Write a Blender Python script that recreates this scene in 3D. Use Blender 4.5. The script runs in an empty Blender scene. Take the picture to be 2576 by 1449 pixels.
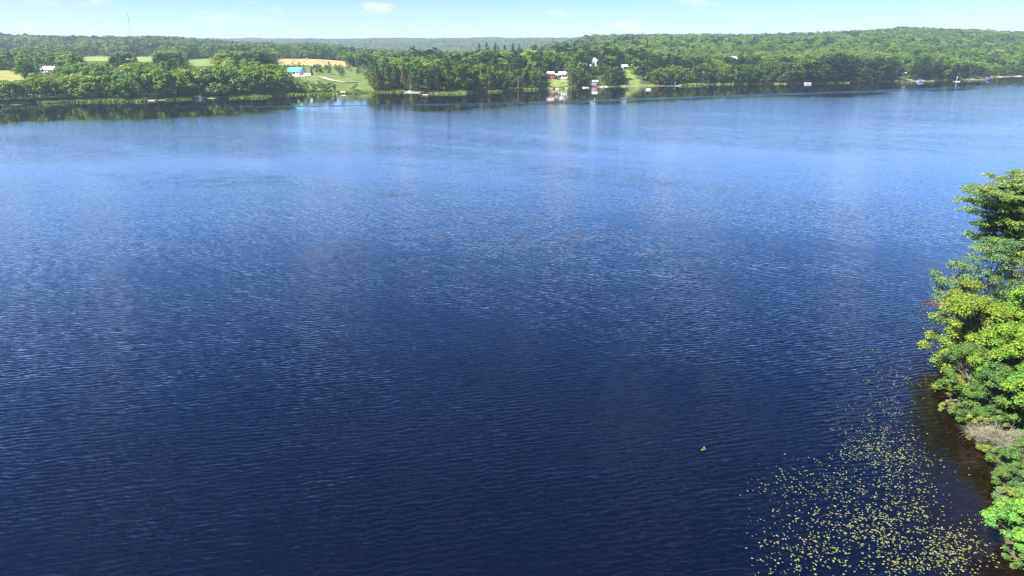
import bpy, math, random
import numpy as np
from mathutils import Vector, Matrix

rng = np.random.default_rng(7)
random.seed(7)
SC = bpy.context.scene
COL = SC.collection

# ------------------------------------------------------------------ camera
PITCH = math.radians(19.0)
CAMZ = 30.0
FPX = 1740.0                      # focal length in pixels of a 2576 px wide frame
cam_d = bpy.data.cameras.new('camera')
cam_d.sensor_width = 36.0
cam_d.lens = 36.0 * FPX / 2576.0
cam_d.clip_start = 0.5
cam_d.clip_end = 40000
cam = bpy.data.objects.new('camera', cam_d)
COL.objects.link(cam)
cam.location = (0, 0, CAMZ)
cam.rotation_euler = (math.pi / 2 - PITCH, 0, 0)
SC.camera = cam

# ------------------------------------------------------------------ light
SUN_EL = math.radians(50)
SUN_AZ = math.atan2(-0.78, -0.52)       # x, y : high on the left
sunvec = Vector((math.sin(SUN_AZ) * math.cos(SUN_EL), math.cos(SUN_AZ) * math.cos(SUN_EL), math.sin(SUN_EL)))
W = bpy.data.worlds.new('World')
SC.world = W
W.use_nodes = True
wn, wl = W.node_tree.nodes, W.node_tree.links
wn.clear()
w_out = wn.new('ShaderNodeOutputWorld')
w_bg = wn.new('ShaderNodeBackground')
w_sky = wn.new('ShaderNodeTexSky')
w_sky.sky_type = 'NISHITA'
w_sky.sun_disc = False
w_sky.sun_elevation = SUN_EL
w_sky.sun_rotation = SUN_AZ % (2 * math.pi)
w_sky.altitude = 100
w_sky.air_density = 0.7
w_sky.dust_density = 0.3
w_sky.ozone_density = 6.0
SKY_STRENGTH = 0.060
w_bg.inputs['Strength'].default_value = SKY_STRENGTH
# scattered small cumulus: a noise field on a plane of cloud seen in perspective
w_tc = wn.new('ShaderNodeTexCoord')
w_sep = wn.new('ShaderNodeSeparateXYZ')
wl.new(w_tc.outputs['Generated'], w_sep.inputs[0])


def wmath(op, a, b=None, clamp=False):
    n = wn.new('ShaderNodeMath')
    n.operation = op
    n.use_clamp = clamp
    for i, v in enumerate((a, b)):
        if v is None:
            continue
        if isinstance(v, (int, float)):
            n.inputs[i].default_value = v
        else:
            wl.new(v, n.inputs[i])
    return n.outputs[0]


w_cmb = wn.new('ShaderNodeCombineXYZ')            # flattened cells, wider than tall
wl.new(w_sep.outputs['X'], w_cmb.inputs[0])
wl.new(w_sep.outputs['Y'], w_cmb.inputs[1])
wl.new(wmath('MULTIPLY', w_sep.outputs['Z'], 3.6), w_cmb.inputs[2])
w_noise = wn.new('ShaderNodeTexNoise')
w_noise.inputs['Scale'].default_value = 10.5
w_noise.inputs['Detail'].default_value = 6
w_noise.inputs['Roughness'].default_value = 0.55
wl.new(w_cmb.outputs[0], w_noise.inputs['Vector'])
w_ramp = wn.new('ShaderNodeMapRange')
w_ramp.inputs['From Min'].default_value = 0.57
w_ramp.inputs['From Max'].default_value = 0.70
w_ramp.inputs['To Max'].default_value = 0.8
wl.new(w_noise.outputs[0], w_ramp.inputs['Value'])
w_mix = wn.new('ShaderNodeMix')
w_mix.data_type = 'RGBA'
wl.new(w_ramp.outputs[0], w_mix.inputs[0])
w_sat = wn.new('ShaderNodeHueSaturation')
w_sat.inputs['Saturation'].default_value = 1.22
wl.new(w_sky.outputs[0], w_sat.inputs['Color'])
w_wb = wn.new('ShaderNodeMix')             # overall white balance of the sky
w_wb.data_type = 'RGBA'
w_wb.blend_type = 'MULTIPLY'
w_wb.inputs[0].default_value = 1.0
w_wb.inputs[7].default_value = (1.08, 0.93, 0.99, 1)
wl.new(w_sat.outputs[0], w_wb.inputs[6])
wl.new(w_wb.outputs[2], w_mix.inputs[6])
w_mix.inputs[7].default_value = (5.6, 5.6, 5.7, 1)
wl.new(w_mix.outputs[2], w_bg.inputs['Color'])
wl.new(w_bg.outputs[0], w_out.inputs['Surface'])

sun_d = bpy.data.lights.new('sun', 'SUN')
sun_d.energy = 5.0
sun_d.angle = math.radians(0.53)
sun_d.color = (1.0, 0.955, 0.88)
sun = bpy.data.objects.new('sun', sun_d)
COL.objects.link(sun)
sun.location = (-200, -200, 300)
sun.rotation_euler = sunvec.to_track_quat('Z', 'Y').to_euler()

SC.view_settings.view_transform = 'Standard'
SC.view_settings.look = 'None'
SC.view_settings.gamma = 1.0
SC.view_settings.use_curve_mapping = False
SC.view_settings.exposure = 1.75
SC.cycles.max_bounces = 6
SC.cycles.diffuse_bounces = 2
SC.cycles.glossy_bounces = 2
SC.cycles.transmission_bounces = 3
SC.cycles.volume_bounces = 0
SC.cycles.transparent_max_bounces = 4
SC.cycles.caustics_reflective = False
SC.cycles.caustics_refractive = False
SC.cycles.sample_clamp_indirect = 6.0
SC.cycles.use_denoising = True
SC.cycles.denoiser = 'OPENIMAGEDENOISE'
SC.cycles.denoising_prefilter = 'ACCURATE'
SC.cycles.denoising_input_passes = 'RGB_ALBEDO_NORMAL'
SC.cycles.pixel_filter_type = 'BLACKMAN_HARRIS'
SC.cycles.filter_width = 1.3

# ------------------------------------------------------------------ projection helpers (2576 px frame of the photograph)
SP, CP = math.sin(PITCH), math.cos(PITCH)


def q_of_v(v):
    yv = (724.5 - v) / FPX
    return (-SP + yv * CP) / (CP + yv * SP)


def on_water(u, v):
    y = -CAMZ / q_of_v(v)
    d = y * CP + CAMZ * SP
    return ((u - 1288.0) / FPX * d, y)


def proj(x, y, z):
    d = y * CP + (CAMZ - z) * SP
    up = y * SP - (CAMZ - z) * CP
    return 1288 + FPX * x / d, 724.5 - FPX * up / d


def z_at(v, y):
    return CAMZ + y * q_of_v(v)


# ------------------------------------------------------------------ object helpers
def tag(o, label=None, cat=None, group=None, kind=None):
    if label:
        o['label'] = label
    if cat:
        o['category'] = cat
    if group:
        o['group'] = group
    if kind:
        o['kind'] = kind
    return o


def link(o, parent=None):
    COL.objects.link(o)
    if parent is not None:
        o.parent = parent
    return o


def empty(name, loc, rz=0.0):
    o = bpy.data.objects.new(name, None)
    o.empty_display_size = 0.5
    o.location = loc
    o.rotation_euler = (0, 0, rz)
    return link(o)


def mesh_np(name, verts, faces, mat=None, smooth=False):
    """verts (n,3) array; faces (m,k) array with constant k"""
    me = bpy.data.meshes.new(name)
    verts = np.asarray(verts, dtype=np.float32)
    faces = np.asarray(faces, dtype=np.int32)
    m, k = faces.shape
    me.vertices.add(len(verts))
    me.vertices.foreach_set('co', verts.ravel())
    me.loops.add(m * k)
    me.loops.foreach_set('vertex_index', faces.ravel())
    me.polygons.add(m)
    me.polygons.foreach_set('loop_start', np.arange(0, m * k, k, dtype=np.int32))
    me.polygons.foreach_set('loop_total', np.full(m, k, dtype=np.int32))
    if smooth:
        me.polygons.foreach_set('use_smooth', np.ones(m, dtype=bool))
    me.update(calc_edges=True)
    if mat:
        me.materials.append(mat)
    return me


class MB:
    """collects simple shapes into one mesh"""

    def __init__(self):
        self.v, self.f = [], []

    def box(self, x0, x1, y0, y1, z0, z1):
        b = len(self.v)
        self.v += [(x0, y0, z0), (x1, y0, z0), (x1, y1, z0), (x0, y1, z0), (x0, y0, z1), (x1, y0, z1), (x1, y1, z1), (x0, y1, z1)]
        for f in ((0, 3, 2, 1), (4, 5, 6, 7), (0, 1, 5, 4), (1, 2, 6, 5), (2, 3, 7, 6), (3, 0, 4, 7)):
            self.f.append(tuple(b + i for i in f))
        return self

    def poly(self, pts, faces):
        b = len(self.v)
        self.v += [tuple(p) for p in pts]
        self.f += [tuple(b + i for i in f) for f in faces]
        return self

    def tube(self, pts, radii, n=6, cap=True):
        b = len(self.v)
        pts = [Vector(p) for p in pts]
        for i, p in enumerate(pts):
            t = (pts[min(i + 1, len(pts) - 1)] - pts[max(i - 1, 0)])
            if t.length < 1e-9:
                t = Vector((0, 0, 1))
            t.normalize()
            a = t.cross(Vector((0, 0, 1)) if abs(t.z) < 0.9 else Vector((1, 0, 0))).normalized()
            c = t.cross(a)
            for k in range(n):
                an = 2 * math.pi * k / n
                self.v.append(tuple(p + (a * math.cos(an) + c * math.sin(an)) * radii[i]))
        for i in range(len(pts) - 1):
            for k in range(n):
                k2 = (k + 1) % n
                self.f.append((b + i * n + k, b + i * n + k2, b + (i + 1) * n + k2, b + (i + 1) * n + k))
        if cap:
            self.f.append(tuple(b + k for k in reversed(range(n))))
            self.f.append(tuple(b + (len(pts) - 1) * n + k for k in range(n)))
        return self

    def mesh(self, name, mat, smooth=False):
        me = bpy.data.meshes.new(name)
        me.from_pydata(self.v, [], self.f)
        if smooth:
            for p in me.polygons:
                p.use_smooth = True
        if mat:
            me.materials.append(mat)
        return me

    def build(self, name, mat, parent=None, smooth=False):
        return link(bpy.data.objects.new(name, self.mesh(name, mat, smooth)), parent)


# ------------------------------------------------------------------ materials
def nodes_of(name):
    m = bpy.data.materials.new(name)
    m.use_nodes = True
    nt = m.node_tree
    nt.nodes.clear()
    out = nt.nodes.new('ShaderNodeOutputMaterial')
    return m, nt.nodes, nt.links, out


def paint(name, col, rough=0.6, var=0.15, scale=1.5, metallic=0.0, bump=0.0):
    """plain painted / weathered surface with procedural dirt"""
    m, N, L, out = nodes_of(name)
    b = N.new('ShaderNodeBsdfPrincipled')
    b.inputs['Roughness'].default_value = rough
    b.inputs['Metallic'].default_value = metallic
    tc = N.new('ShaderNodeTexCoord')
    no = N.new('ShaderNodeTexNoise')
    no.inputs['Scale'].default_value = scale
    no.inputs['Detail'].default_value = 6
    L.new(tc.outputs['Object'], no.inputs['Vector'])
    r = N.new('ShaderNodeMapRange')
    r.inputs['From Min'].default_value = 0.3
    r.inputs['From Max'].default_value = 0.7
    r.inputs['To Min'].default_value = 1 - var
    r.inputs['To Max'].default_value = 1 + var * 0.6
    L.new(no.outputs[0], r.inputs['Value'])
    mx = N.new('ShaderNodeMix')
    mx.data_type = 'RGBA'
    mx.blend_type = 'MULTIPLY'
    mx.inputs[0].default_value = 1.0
    mx.inputs[6].default_value = (*col, 1)
    L.new(r.outputs[0], mx.inputs[7])
    L.new(mx.outputs[2], b.inputs['Base Color'])
    if bump:
        bp = N.new('ShaderNodeBump')
        bp.inputs['Strength'].default_value = bump
        L.new(no.outputs[0], bp.inputs['Height'])
        L.new(bp.outputs[0], b.inputs['Normal'])
    L.new(b.outputs[0], out.inputs['Surface'])
    return m


def leaf_material(name, mode='object', ramp=None, transl=0.24, var=0.5):
    m, N, L, out = nodes_of(name)
    oi = N.new('ShaderNodeObjectInfo')
    if mode == 'object':
        col = oi.outputs['Color']
    else:
        cr = N.new('ShaderNodeValToRGB')
        els = cr.color_ramp.elements
        els[0].position, els[0].color = ramp[0][0], (*ramp[0][1], 1)
        els[1].position, els[1].color = ramp[-1][0], (*ramp[-1][1], 1)
        for p, c in ramp[1:-1]:
            e = els.new(p)
            e.color = (*c, 1)
        L.new(oi.outputs['Random'], cr.inputs[0])
        col = cr.outputs[0]
    geo = N.new('ShaderNodeNewGeometry')
    r = N.new('ShaderNodeMapRange')
    r.inputs['To Min'].default_value = 1 - var
    r.inputs['To Max'].default_value = 1 + var
    L.new(geo.outputs['Random Per Island'], r.inputs['Value'])
    mx = N.new('ShaderNodeMix')
    mx.data_type = 'RGBA'
    mx.blend_type = 'MULTIPLY'
    mx.inputs[0].default_value = 1.0
    L.new(col, mx.inputs[6])
    L.new(r.outputs[0], mx.inputs[7])
    nz_ = N.new('ShaderNodeTexNoise')               # sprays of yellower and bluer leaves
    nz_.inputs['Scale'].default_value = 0.9
    nz_.inputs['Detail'].default_value = 2
    L.new(geo.outputs['Position'], nz_.inputs['Vector'])
    hr_ = N.new('ShaderNodeMapRange')
    hr_.inputs['From Min'].default_value = 0.35
    hr_.inputs['From Max'].default_value = 0.65
    L.new(nz_.outputs[0], hr_.inputs['Value'])
    hm_ = N.new('ShaderNodeMix')
    hm_.data_type = 'RGBA'
    hm_.inputs[6].default_value = (0.74, 0.92, 1.15, 1)
    hm_.inputs[7].default_value = (1.22, 1.08, 0.85, 1)
    L.new(hr_.outputs[0], hm_.inputs[0])
    m2_ = N.new('ShaderNodeMix')
    m2_.data_type = 'RGBA'
    m2_.blend_type = 'MULTIPLY'
    m2_.inputs[0].default_value = 1.0
    L.new(mx.outputs[2], m2_.inputs[6])
    L.new(hm_.outputs[2], m2_.inputs[7])
    mx = m2_
    d = N.new('ShaderNodeBsdfDiffuse')
    t = N.new('ShaderNodeBsdfTranslucent')
    L.new(mx.outputs[2], d.inputs['Color'])
    h = N.new('ShaderNodeMix')
    h.data_type = 'RGBA'
    h.blend_type = 'MULTIPLY'
    h.inputs[0].default_value = 1.0
    h.inputs[7].default_value = (1.35, 1.25, 0.5, 1)
    L.new(mx.outputs[2], h.inputs[6])
    L.new(h.outputs[2], t.inputs['Color'])
    ms = N.new('ShaderNodeMixShader')
    ms.inputs[0].default_value = transl
    L.new(d.outputs[0], ms.inputs[1])
    L.new(t.outputs[0], ms.inputs[2])
    L.new(ms.outputs[0], out.inputs['Surface'])
    return m


def bark_material(name, c1, c2, scale=6.0):
    m, N, L, out = nodes_of(name)
    b = N.new('ShaderNodeBsdfPrincipled')
    b.inputs['Roughness'].default_value = 0.9
    tc = N.new('ShaderNodeTexCoord')
    mp = N.new('ShaderNodeMapping')
    mp.inputs['Scale'].default_value = (1, 1, 0.35)
    no = N.new('ShaderNodeTexNoise')
    no.inputs['Scale'].default_value = scale
    no.inputs['Detail'].default_value = 5
    L.new(tc.outputs['Object'], mp.inputs[0])
    L.new(mp.outputs[0], no.inputs['Vector'])
    cr = N.new('ShaderNodeValToRGB')
    cr.color_ramp.elements[0].position = 0.35
    cr.color_ramp.elements[0].color = (*c1, 1)
    cr.color_ramp.elements[1].position = 0.65
    cr.color_ramp.elements[1].color = (*c2, 1)
    L.new(no.outputs[0], cr.inputs[0])
    L.new(cr.outputs[0], b.inputs['Base Color'])
    L.new(b.outputs[0], out.inputs['Surface'])
    return m


M = {}
M['leaf'] = leaf_material('leaf', 'object')
M['needle'] = leaf_material('needle', 'object', transl=0.12, var=0.4)
M['forest_leaf'] = leaf_material('forest_leaf', 'random', [
    (0.0, (0.034, 0.075, 0.020)), (0.25, (0.055, 0.115, 0.026)), (0.5, (0.080, 0.150, 0.030)),
    (0.75, (0.110, 0.185, 0.036)), (1.0, (0.160, 0.225, 0.045))])
M['forest_needle'] = leaf_material('forest_needle', 'random', [
    (0.0, (0.014, 0.034, 0.018)), (0.5, (0.022, 0.048, 0.022)), (1.0, (0.040, 0.068, 0.028))], transl=0.12, var=0.4)
M['forest_leaf_light'] = leaf_material('forest_leaf_light', 'random', [
    (0.0, (0.075, 0.140, 0.030)), (0.5, (0.125, 0.195, 0.040)), (1.0, (0.190, 0.250, 0.055))])
M['bark'] = bark_material('bark', (0.045, 0.035, 0.028), (0.13, 0.11, 0.09))
M['bark_dark'] = bark_material('bark_dark', (0.02, 0.016, 0.013), (0.06, 0.05, 0.042))
M['bark_white'] = bark_material('bark_white', (0.25, 0.23, 0.20), (0.62, 0.60, 0.55), 3.0)
M['dead_wood'] = bark_material('dead_wood', (0.22, 0.20, 0.17), (0.42, 0.38, 0.33))

M['white'] = paint('white_paint', (0.78, 0.78, 0.76), 0.55, 0.10)
M['white_gloss'] = paint('white_gelcoat', (0.80, 0.80, 0.79), 0.25, 0.05)
M['cream'] = paint('cream_siding', (0.62, 0.55, 0.40), 0.7, 0.12)
M['pale_green'] = paint('pale_green_siding', (0.52, 0.60, 0.56), 0.7, 0.10)
M['red_siding'] = paint('red_siding', (0.42, 0.13, 0.09), 0.75, 0.2)
M['grey_roof'] = paint('grey_shingle', (0.40, 0.39, 0.38), 0.9, 0.2, 3.0)
M['pale_roof'] = paint('pale_metal_roof', (0.62, 0.60, 0.58), 0.6, 0.12, 1.0)
M['rust_roof'] = paint('rusty_roof', (0.55, 0.36, 0.29), 0.7, 0.2)
M['teal_roof'] = paint('teal_metal_roof', (0.045, 0.34, 0.29), 0.5, 0.12)
M['glass'] = paint('window_glass', (0.02, 0.025, 0.03), 0.08, 0.1)
M['dark'] = paint('dark_plastic', (0.02, 0.02, 0.022), 0.45, 0.2)
M['trim'] = paint('trim', (0.7, 0.7, 0.68), 0.6, 0.1)
M['dock_wood'] = paint('dock_wood', (0.40, 0.36, 0.31), 0.85, 0.25, 2.0)
M['dock_pale'] = paint('dock_pale', (0.52, 0.49, 0.46), 0.8, 0.15, 2.0)
M['brown_wood'] = paint('brown_wood', (0.13, 0.09, 0.06), 0.85, 0.25, 2.0)
M['pole_wood'] = paint('pole_wood', (0.40, 0.37, 0.32), 0.9, 0.2, 2.0)
M['metal'] = paint('metal', (0.45, 0.46, 0.47), 0.4, 0.1, metallic=0.6)
M['mast'] = paint('mast_paint', (0.22, 0.24, 0.27), 0.6, 0.15)
M['red'] = paint('red_plastic', (0.62, 0.05, 0.06), 0.4, 0.1)
M['blue'] = paint('blue_canvas', (0.03, 0.10, 0.42), 0.6, 0.12)
M['blue_grey'] = paint('blue_grey_siding', (0.16, 0.22, 0.36), 0.7, 0.12)
M['rock'] = paint('granite', (0.36, 0.33, 0.29), 0.9, 0.35, 1.2, bump=0.6)
M['mossy_rock'] = paint('mossy_rock', (0.22, 0.22, 0.11), 0.95, 0.35, 0.9, bump=0.5)
M['hay'] = paint('hay', (0.50, 0.38, 0.17), 0.95, 0.2, 3.0)
M['asphalt'] = paint('asphalt', (0.22, 0.21, 0.20), 0.9, 0.15, 0.6)
M['gravel'] = paint('gravel', (0.42, 0.38, 0.33), 0.95, 0.2, 0.8)
M['steel_rail'] = paint('guard_rail_steel', (0.55, 0.56, 0.57), 0.45, 0.1, metallic=0.4)

# ------------------------------------------------------------------ terrain
shore_px = [(-420, 292), (-150, 276), (0, 266), (60, 263), (170, 257), (250, 255), (350, 254), (487, 249), (560, 247), (604, 245), (654, 244),
            (716, 238), (816, 237), (904, 234), (1016, 232), (1079, 236), (1154, 235), (1207, 232), (1248, 231), (1315, 226),
            (1382, 224), (1482, 220), (1620, 217.5), (1707, 216), (1811, 212), (1920, 211.5), (2019, 211), (2138, 208), (2271, 204),
            (2345, 204), (2434, 200), (2500, 195), (2576, 192), (2760, 184), (3100, 176)]
shore_xy = np.array([on_water(u, v) for u, v in shore_px])
shore_a = shore_xy[:, 0] / shore_xy[:, 1]
shore_y = shore_xy[:, 1]


def a_of_u(u):
    return (u - 1288.0) / 1844.0


cols = {
    -700: [(0, 0), (12, 2), (30, 3), (120, 9), (200, 9.8), (240, 12), (480, 18), (680, 18.5), (1080, 42), (1500, 38), (2500, 32)],
    0: [(0, 0), (12, 2), (30, 3), (115, 8.6), (200, 9.6), (240, 12.3), (480, 18), (680, 18.5), (1080, 42), (1500, 38), (2500, 32)],
    400: [(0, 0), (12, 1.5), (30, 3), (100, 7), (160, 9), (300, 13), (420, 18), (640, 18.5), (1050, 43), (1500, 38), (2500, 32)],
    620: [(0, 0), (12, 1.3), (35, 3.5), (90, 8), (150, 10), (280, 14), (430, 17.5), (750, 19), (1200, 34), (1600, 30), (2500, 30)],
    750: [(0, 0), (15, 1.2), (40, 4), (76, 9.2), (150, 11), (270, 15.2), (430, 17.4), (800, 19), (1280, 31), (1700, 24), (2500, 28)],
    1000: [(0, 0), (15, 1), (60, 7), (140, 11), (300, 13), (500, 11), (1250, 12), (1800, 8), (2500, 20)],
    1300: [(0, 0), (10, 1.2), (55, 6), (110, 13), (160, 17), (240, 12), (450, 3), (1200, 3), (1800, 6), (2500, 20)],
    1400: [(0, 0), (10, 1.2), (48, 6), (95, 14), (160, 17.5), (260, 14), (500, 10), (900, 26), (1200, 30), (1800, 20), (2500, 26)],
    1500: [(0, 0), (10, 1.2), (40, 6), (80, 15), (160, 18), (300, 20), (700, 30), (1080, 46), (1600, 40), (2500, 40)],
    1750: [(0, 0), (10, 1.5), (40, 7), (100, 14), (200, 18), (400, 24), (700, 36), (1050, 50), (1600, 45), (2500, 40)],
    2000: [(0, 0), (10, 1.5), (40, 6), (100, 12), (200, 17), (400, 24), (700, 37), (1000, 49), (1600, 42), (2500, 40)],
    2300: [(0, 0), (10, 1.5), (40, 5), (100, 11), (200, 17), (400, 27), (700, 46), (950, 62), (1600, 45), (2500, 40)],
    2580: [(0, 0), (10, 1.0), (40, 3), (100, 8), (200, 15), (400, 25), (700, 45), (900, 58), (1600, 45), (2500, 40)],
    3400: [(0, 0), (10, 1.0), (40, 4), (100, 10), (200, 17), (400, 25), (700, 44), (900, 55), (1600, 45), (2500, 40)],
}
col_a = np.array([a_of_u(u) for u in cols])
col_f = [np.array(v, float) for v in cols.values()]


def vnoise(x, y, scale, seed):
    """smooth value noise in numpy"""
    x = np.asarray(x, float) / scale + 1000.0
    y = np.asarray(y, float) / scale + 1000.0
    xi, yi = np.floor(x).astype(np.int64), np.floor(y).astype(np.int64)
    fx, fy = x - xi, y - yi
    fx, fy = fx * fx * (3 - 2 * fx), fy * fy * (3 - 2 * fy)

    def h(i, j):
        n = (i * 374761393 + j * 668265263 + seed * 974634777) & 0x7fffffff
        n = ((n ^ (n >> 13)) * 1274126177) & 0x7fffffff
        return ((n ^ (n >> 16)) & 0xffff) / 65535.0
    return (h(xi, yi) * (1 - fx) + h(xi + 1, yi) * fx) * (1 - fy) + (h(xi, yi + 1) * (1 - fx) + h(xi + 1, yi + 1) * fx) * fy


def shore_of(x, y):
    a = np.asarray(x, float) / np.maximum(np.asarray(y, float), 1.0)
    ys = np.interp(a, shore_a, shore_y)
    return ys + (vnoise(a * 900, a * 0, 13.0, 3) - 0.5) * 8.0


def ground(x, y):
    x = np.asarray(x, float)
    y = np.asarray(y, float)
    a = x / np.maximum(y, 1.0)
    s = y - shore_of(x, y)
    zs = np.stack([np.interp(s, c[:, 0], c[:, 1]) for c in col_f])
    idx = np.clip(np.searchsorted(col_a, a) - 1, 0, len(col_a) - 2)
    t = np.clip((a - col_a[idx]) / (col_a[idx + 1] - col_a[idx]), 0, 1)
    t = t * t * (3 - 2 * t)
    z0 = np.take_along_axis(zs, idx[None], 0)[0]
    z1 = np.take_along_axis(zs, idx[None] + 1, 0)[0]
    z = z0 * (1 - t) + z1 * t
    # a far ridge beyond the valley
    far = 73 + 14 * (vnoise(x, y * 0, 1500, 11) - 0.5) + 5 * (vnoise(x, y * 0, 420, 12) - 0.5)
    w = np.clip((y - 2300) / 1900, 0, 1)
    w = w * w * (3 - 2 * w)
    z = z * (1 - w) + far * w
    amp = np.clip(s / 300, 0, 1)
    z = z + amp * (5.0 * (vnoise(x, y, 160, 5) - 0.5) + 2.5 * (vnoise(x, y, 60, 6) - 0.5)) * np.clip((y - 500) / 800, 0.25, 1)
    under = np.clip(-s / 25.0, 0, 1)
    z = np.where(s < 0, -3.5 * under - 0.05, np.maximum(z, 0.02))
    return z


def placeg(u, y):
    """ground point at frame column u, depth y"""
    z = 5.0
    for _ in range(4):
        d = y * CP + (CAMZ - z) * SP
        x = (u - 1288.0) / FPX * d
        z = float(ground(np.array([x]), np.array([y]))[0])
    return x, y, z


# fields in (u, y)
def in_field(u, y):
    s = {}
    wob = (vnoise(u, y, 30, 21) - 0.5) * 16
    u2 = u + wob
    y2 = y + (vnoise(u, y, 40, 22) - 0.5) * 30
    s['left'] = (u2 > -120) & (u2 < 66) & (y2 > 505) & (y2 < 640)
    s['upper'] = (u2 > 195) & (u2 < 400) & (y2 > 840) & (y2 < 1110)
    s['mid'] = (u2 > 460) & (u2 < 556) & (y2 > 770) & (y2 < 985)
    s['gold'] = (u2 > 695) & (u2 < 872) & (y2 > 770) & (y2 < 985)
    s['meadow'] = ((u2 > 745) | (y2 > 588)) & (u2 > 705) & (u2 < 935) & (y2 > 528) & (y2 <= 770)
    s['lawn'] = (u > 1569) & (u < 1618 - (y - 636) * 0.62) & (y > 630) & (y < 706)
    s['yard'] = (u > 84) & (u < 152) & (y > 595) & (y < 652)
    s['cottage'] = (u > 1376) & (u < 1436) & (y > 590) & (y < 640)
    return s


# polar ground sheet, wider than the view and out past the far ridge
az = np.linspace(-1.16, 1.16, 420)                      # a = x / y
rows = np.concatenate([np.linspace(0.88, 1.0, 6), 1.0 + np.geomspace(0.004, 14.0, 150)])
A, R = np.meshgrid(az, rows)
ysh = np.interp(A, shore_a, shore_y)
Y = ysh * R
X = A * Y
Z = ground(X, Y)
nr, nc = X.shape
vid = np.arange(nr * nc).reshape(nr, nc)
faces = np.stack([vid[:-1, :-1], vid[:-1, 1:], vid[1:, 1:], vid[1:, :-1]], -1).reshape(-1, 4)
U_ = 1288 + 1844 * A
fl = in_field(U_, Y)
colr = np.zeros((nr, nc, 4), np.float32)
colr[...] = (0.045, 0.065, 0.022, 1)


def put(mask, c):
    colr[mask] = (*c, 1)


put(fl['meadow'], (0.092, 0.128, 0.036))
put(fl['left'], (0.200, 0.190, 0.062))
put(fl['upper'], (0.165, 0.205, 0.058))
put(fl['mid'], (0.125, 0.170, 0.050))
put(fl['gold'], (0.265, 0.225, 0.105))
put(fl['lawn'], (0.125, 0.165, 0.040))
put(fl['yard'], (0.130, 0.180, 0.050))
put(fl['cottage'], (0.150, 0.180, 0.050))
near_shore = (Y - ysh < 9) & (Y - ysh > -1)
put(near_shore & (U_ > 130), (0.125, 0.165, 0.040))
put((U_ > 2494) & (Y - ysh < 9), (0.30, 0.23, 0.15))

M['ground'], N, L, out = nodes_of('ground')
b = N.new('ShaderNodeBsdfPrincipled')
b.inputs['Roughness'].default_value = 0.95
b.inputs['Specular IOR Level'].default_value = 0.1
at = N.new('ShaderNodeAttribute')
at.attribute_name = 'field'
ge = N.new('ShaderNodeNewGeometry')
no = N.new('ShaderNodeTexNoise')
no.inputs['Scale'].default_value = 0.09
no.inputs['Detail'].default_value = 8
no.inputs['Roughness'].default_value = 0.65
L.new(ge.outputs['Position'], no.inputs['Vector'])
r = N.new('ShaderNodeMapRange')
r.inputs['From Min'].default_value = 0.25
r.inputs['From Max'].default_value = 0.75
r.inputs['To Min'].default_value = 0.6
r.inputs['To Max'].default_value = 1.4
L.new(no.outputs[0], r.inputs['Value'])
mx = N.new('ShaderNodeMix')
mx.data_type = 'RGBA'
mx.blend_type = 'MULTIPLY'
mx.inputs[0].default_value = 1.0
L.new(at.outputs['Color'], mx.inputs[6])
L.new(r.outputs[0], mx.inputs[7])
L.new(mx.outputs[2], b.inputs['Base Color'])
L.new(b.outputs[0], out.inputs['Surface'])

gm = mesh_np('ground', np.stack([X, Y, Z], -1).reshape(-1, 3), faces, M['ground'], True)
ca = gm.color_attributes.new('field', 'FLOAT_COLOR', 'POINT')
ca.data.foreach_set('color', colr.ravel())
tag(link(bpy.data.objects.new('ground', gm)), kind='structure')

# the wooded point on the right
point_px = [(2760, 640), (2640, 700), (2540, 752), (2470, 790), (2430, 840), (2400, 900), (2395, 960), (2408, 1030), (2440, 1090),
            (2480, 1150), (2506, 1210), (2514, 1270), (2524, 1330), (2556, 1400), (2620, 1480), (2760, 1560), (3100, 1700)]
point_xy = np.array([on_water(u, v) for u, v in point_px])


def point_dist(x, y):
    """signed distance to the outline of the point, > 0 on land"""
    P = np.vstack([point_xy, [[160, 20], [190, 90]]])
    x = np.asarray(x, float)
    y = np.asarray(y, float)
    dmin = np.full(x.shape, 1e9)
    inside = np.zeros(x.shape, bool)
    n = len(P)
    for i in range(n):
        ax, ay = P[i]
        bx, by = P[(i + 1) % n]
        t = np.clip(((x - ax) * (bx - ax) + (y - ay) * (by - ay)) / ((bx - ax) ** 2 + (by - ay) ** 2), 0, 1)
        dmin = np.minimum(dmin, np.hypot(x - ax - t * (bx - ax), y - ay - t * (by - ay)))
        c = ((ay > y) != (by > y)) & (x < (bx - ax) * (y - ay) / (by - ay + 1e-12) + ax)
        inside ^= c
    return np.where(inside, dmin, -dmin)


def point_z(x, y):
    d = point_dist(x, y) + (vnoise(x, y, 2.2, 31) - 0.5) * 1.2
    return np.where(d > 0, 0.25 * np.minimum(d, 1.0) + 0.09 * np.minimum(np.maximum(d - 1, 0), 30), 0.28 * np.maximum(d, -12)) + \
        (vnoise(x, y, 1.3, 32) - 0.5) * 0.18 * (d > 0.5)


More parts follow.
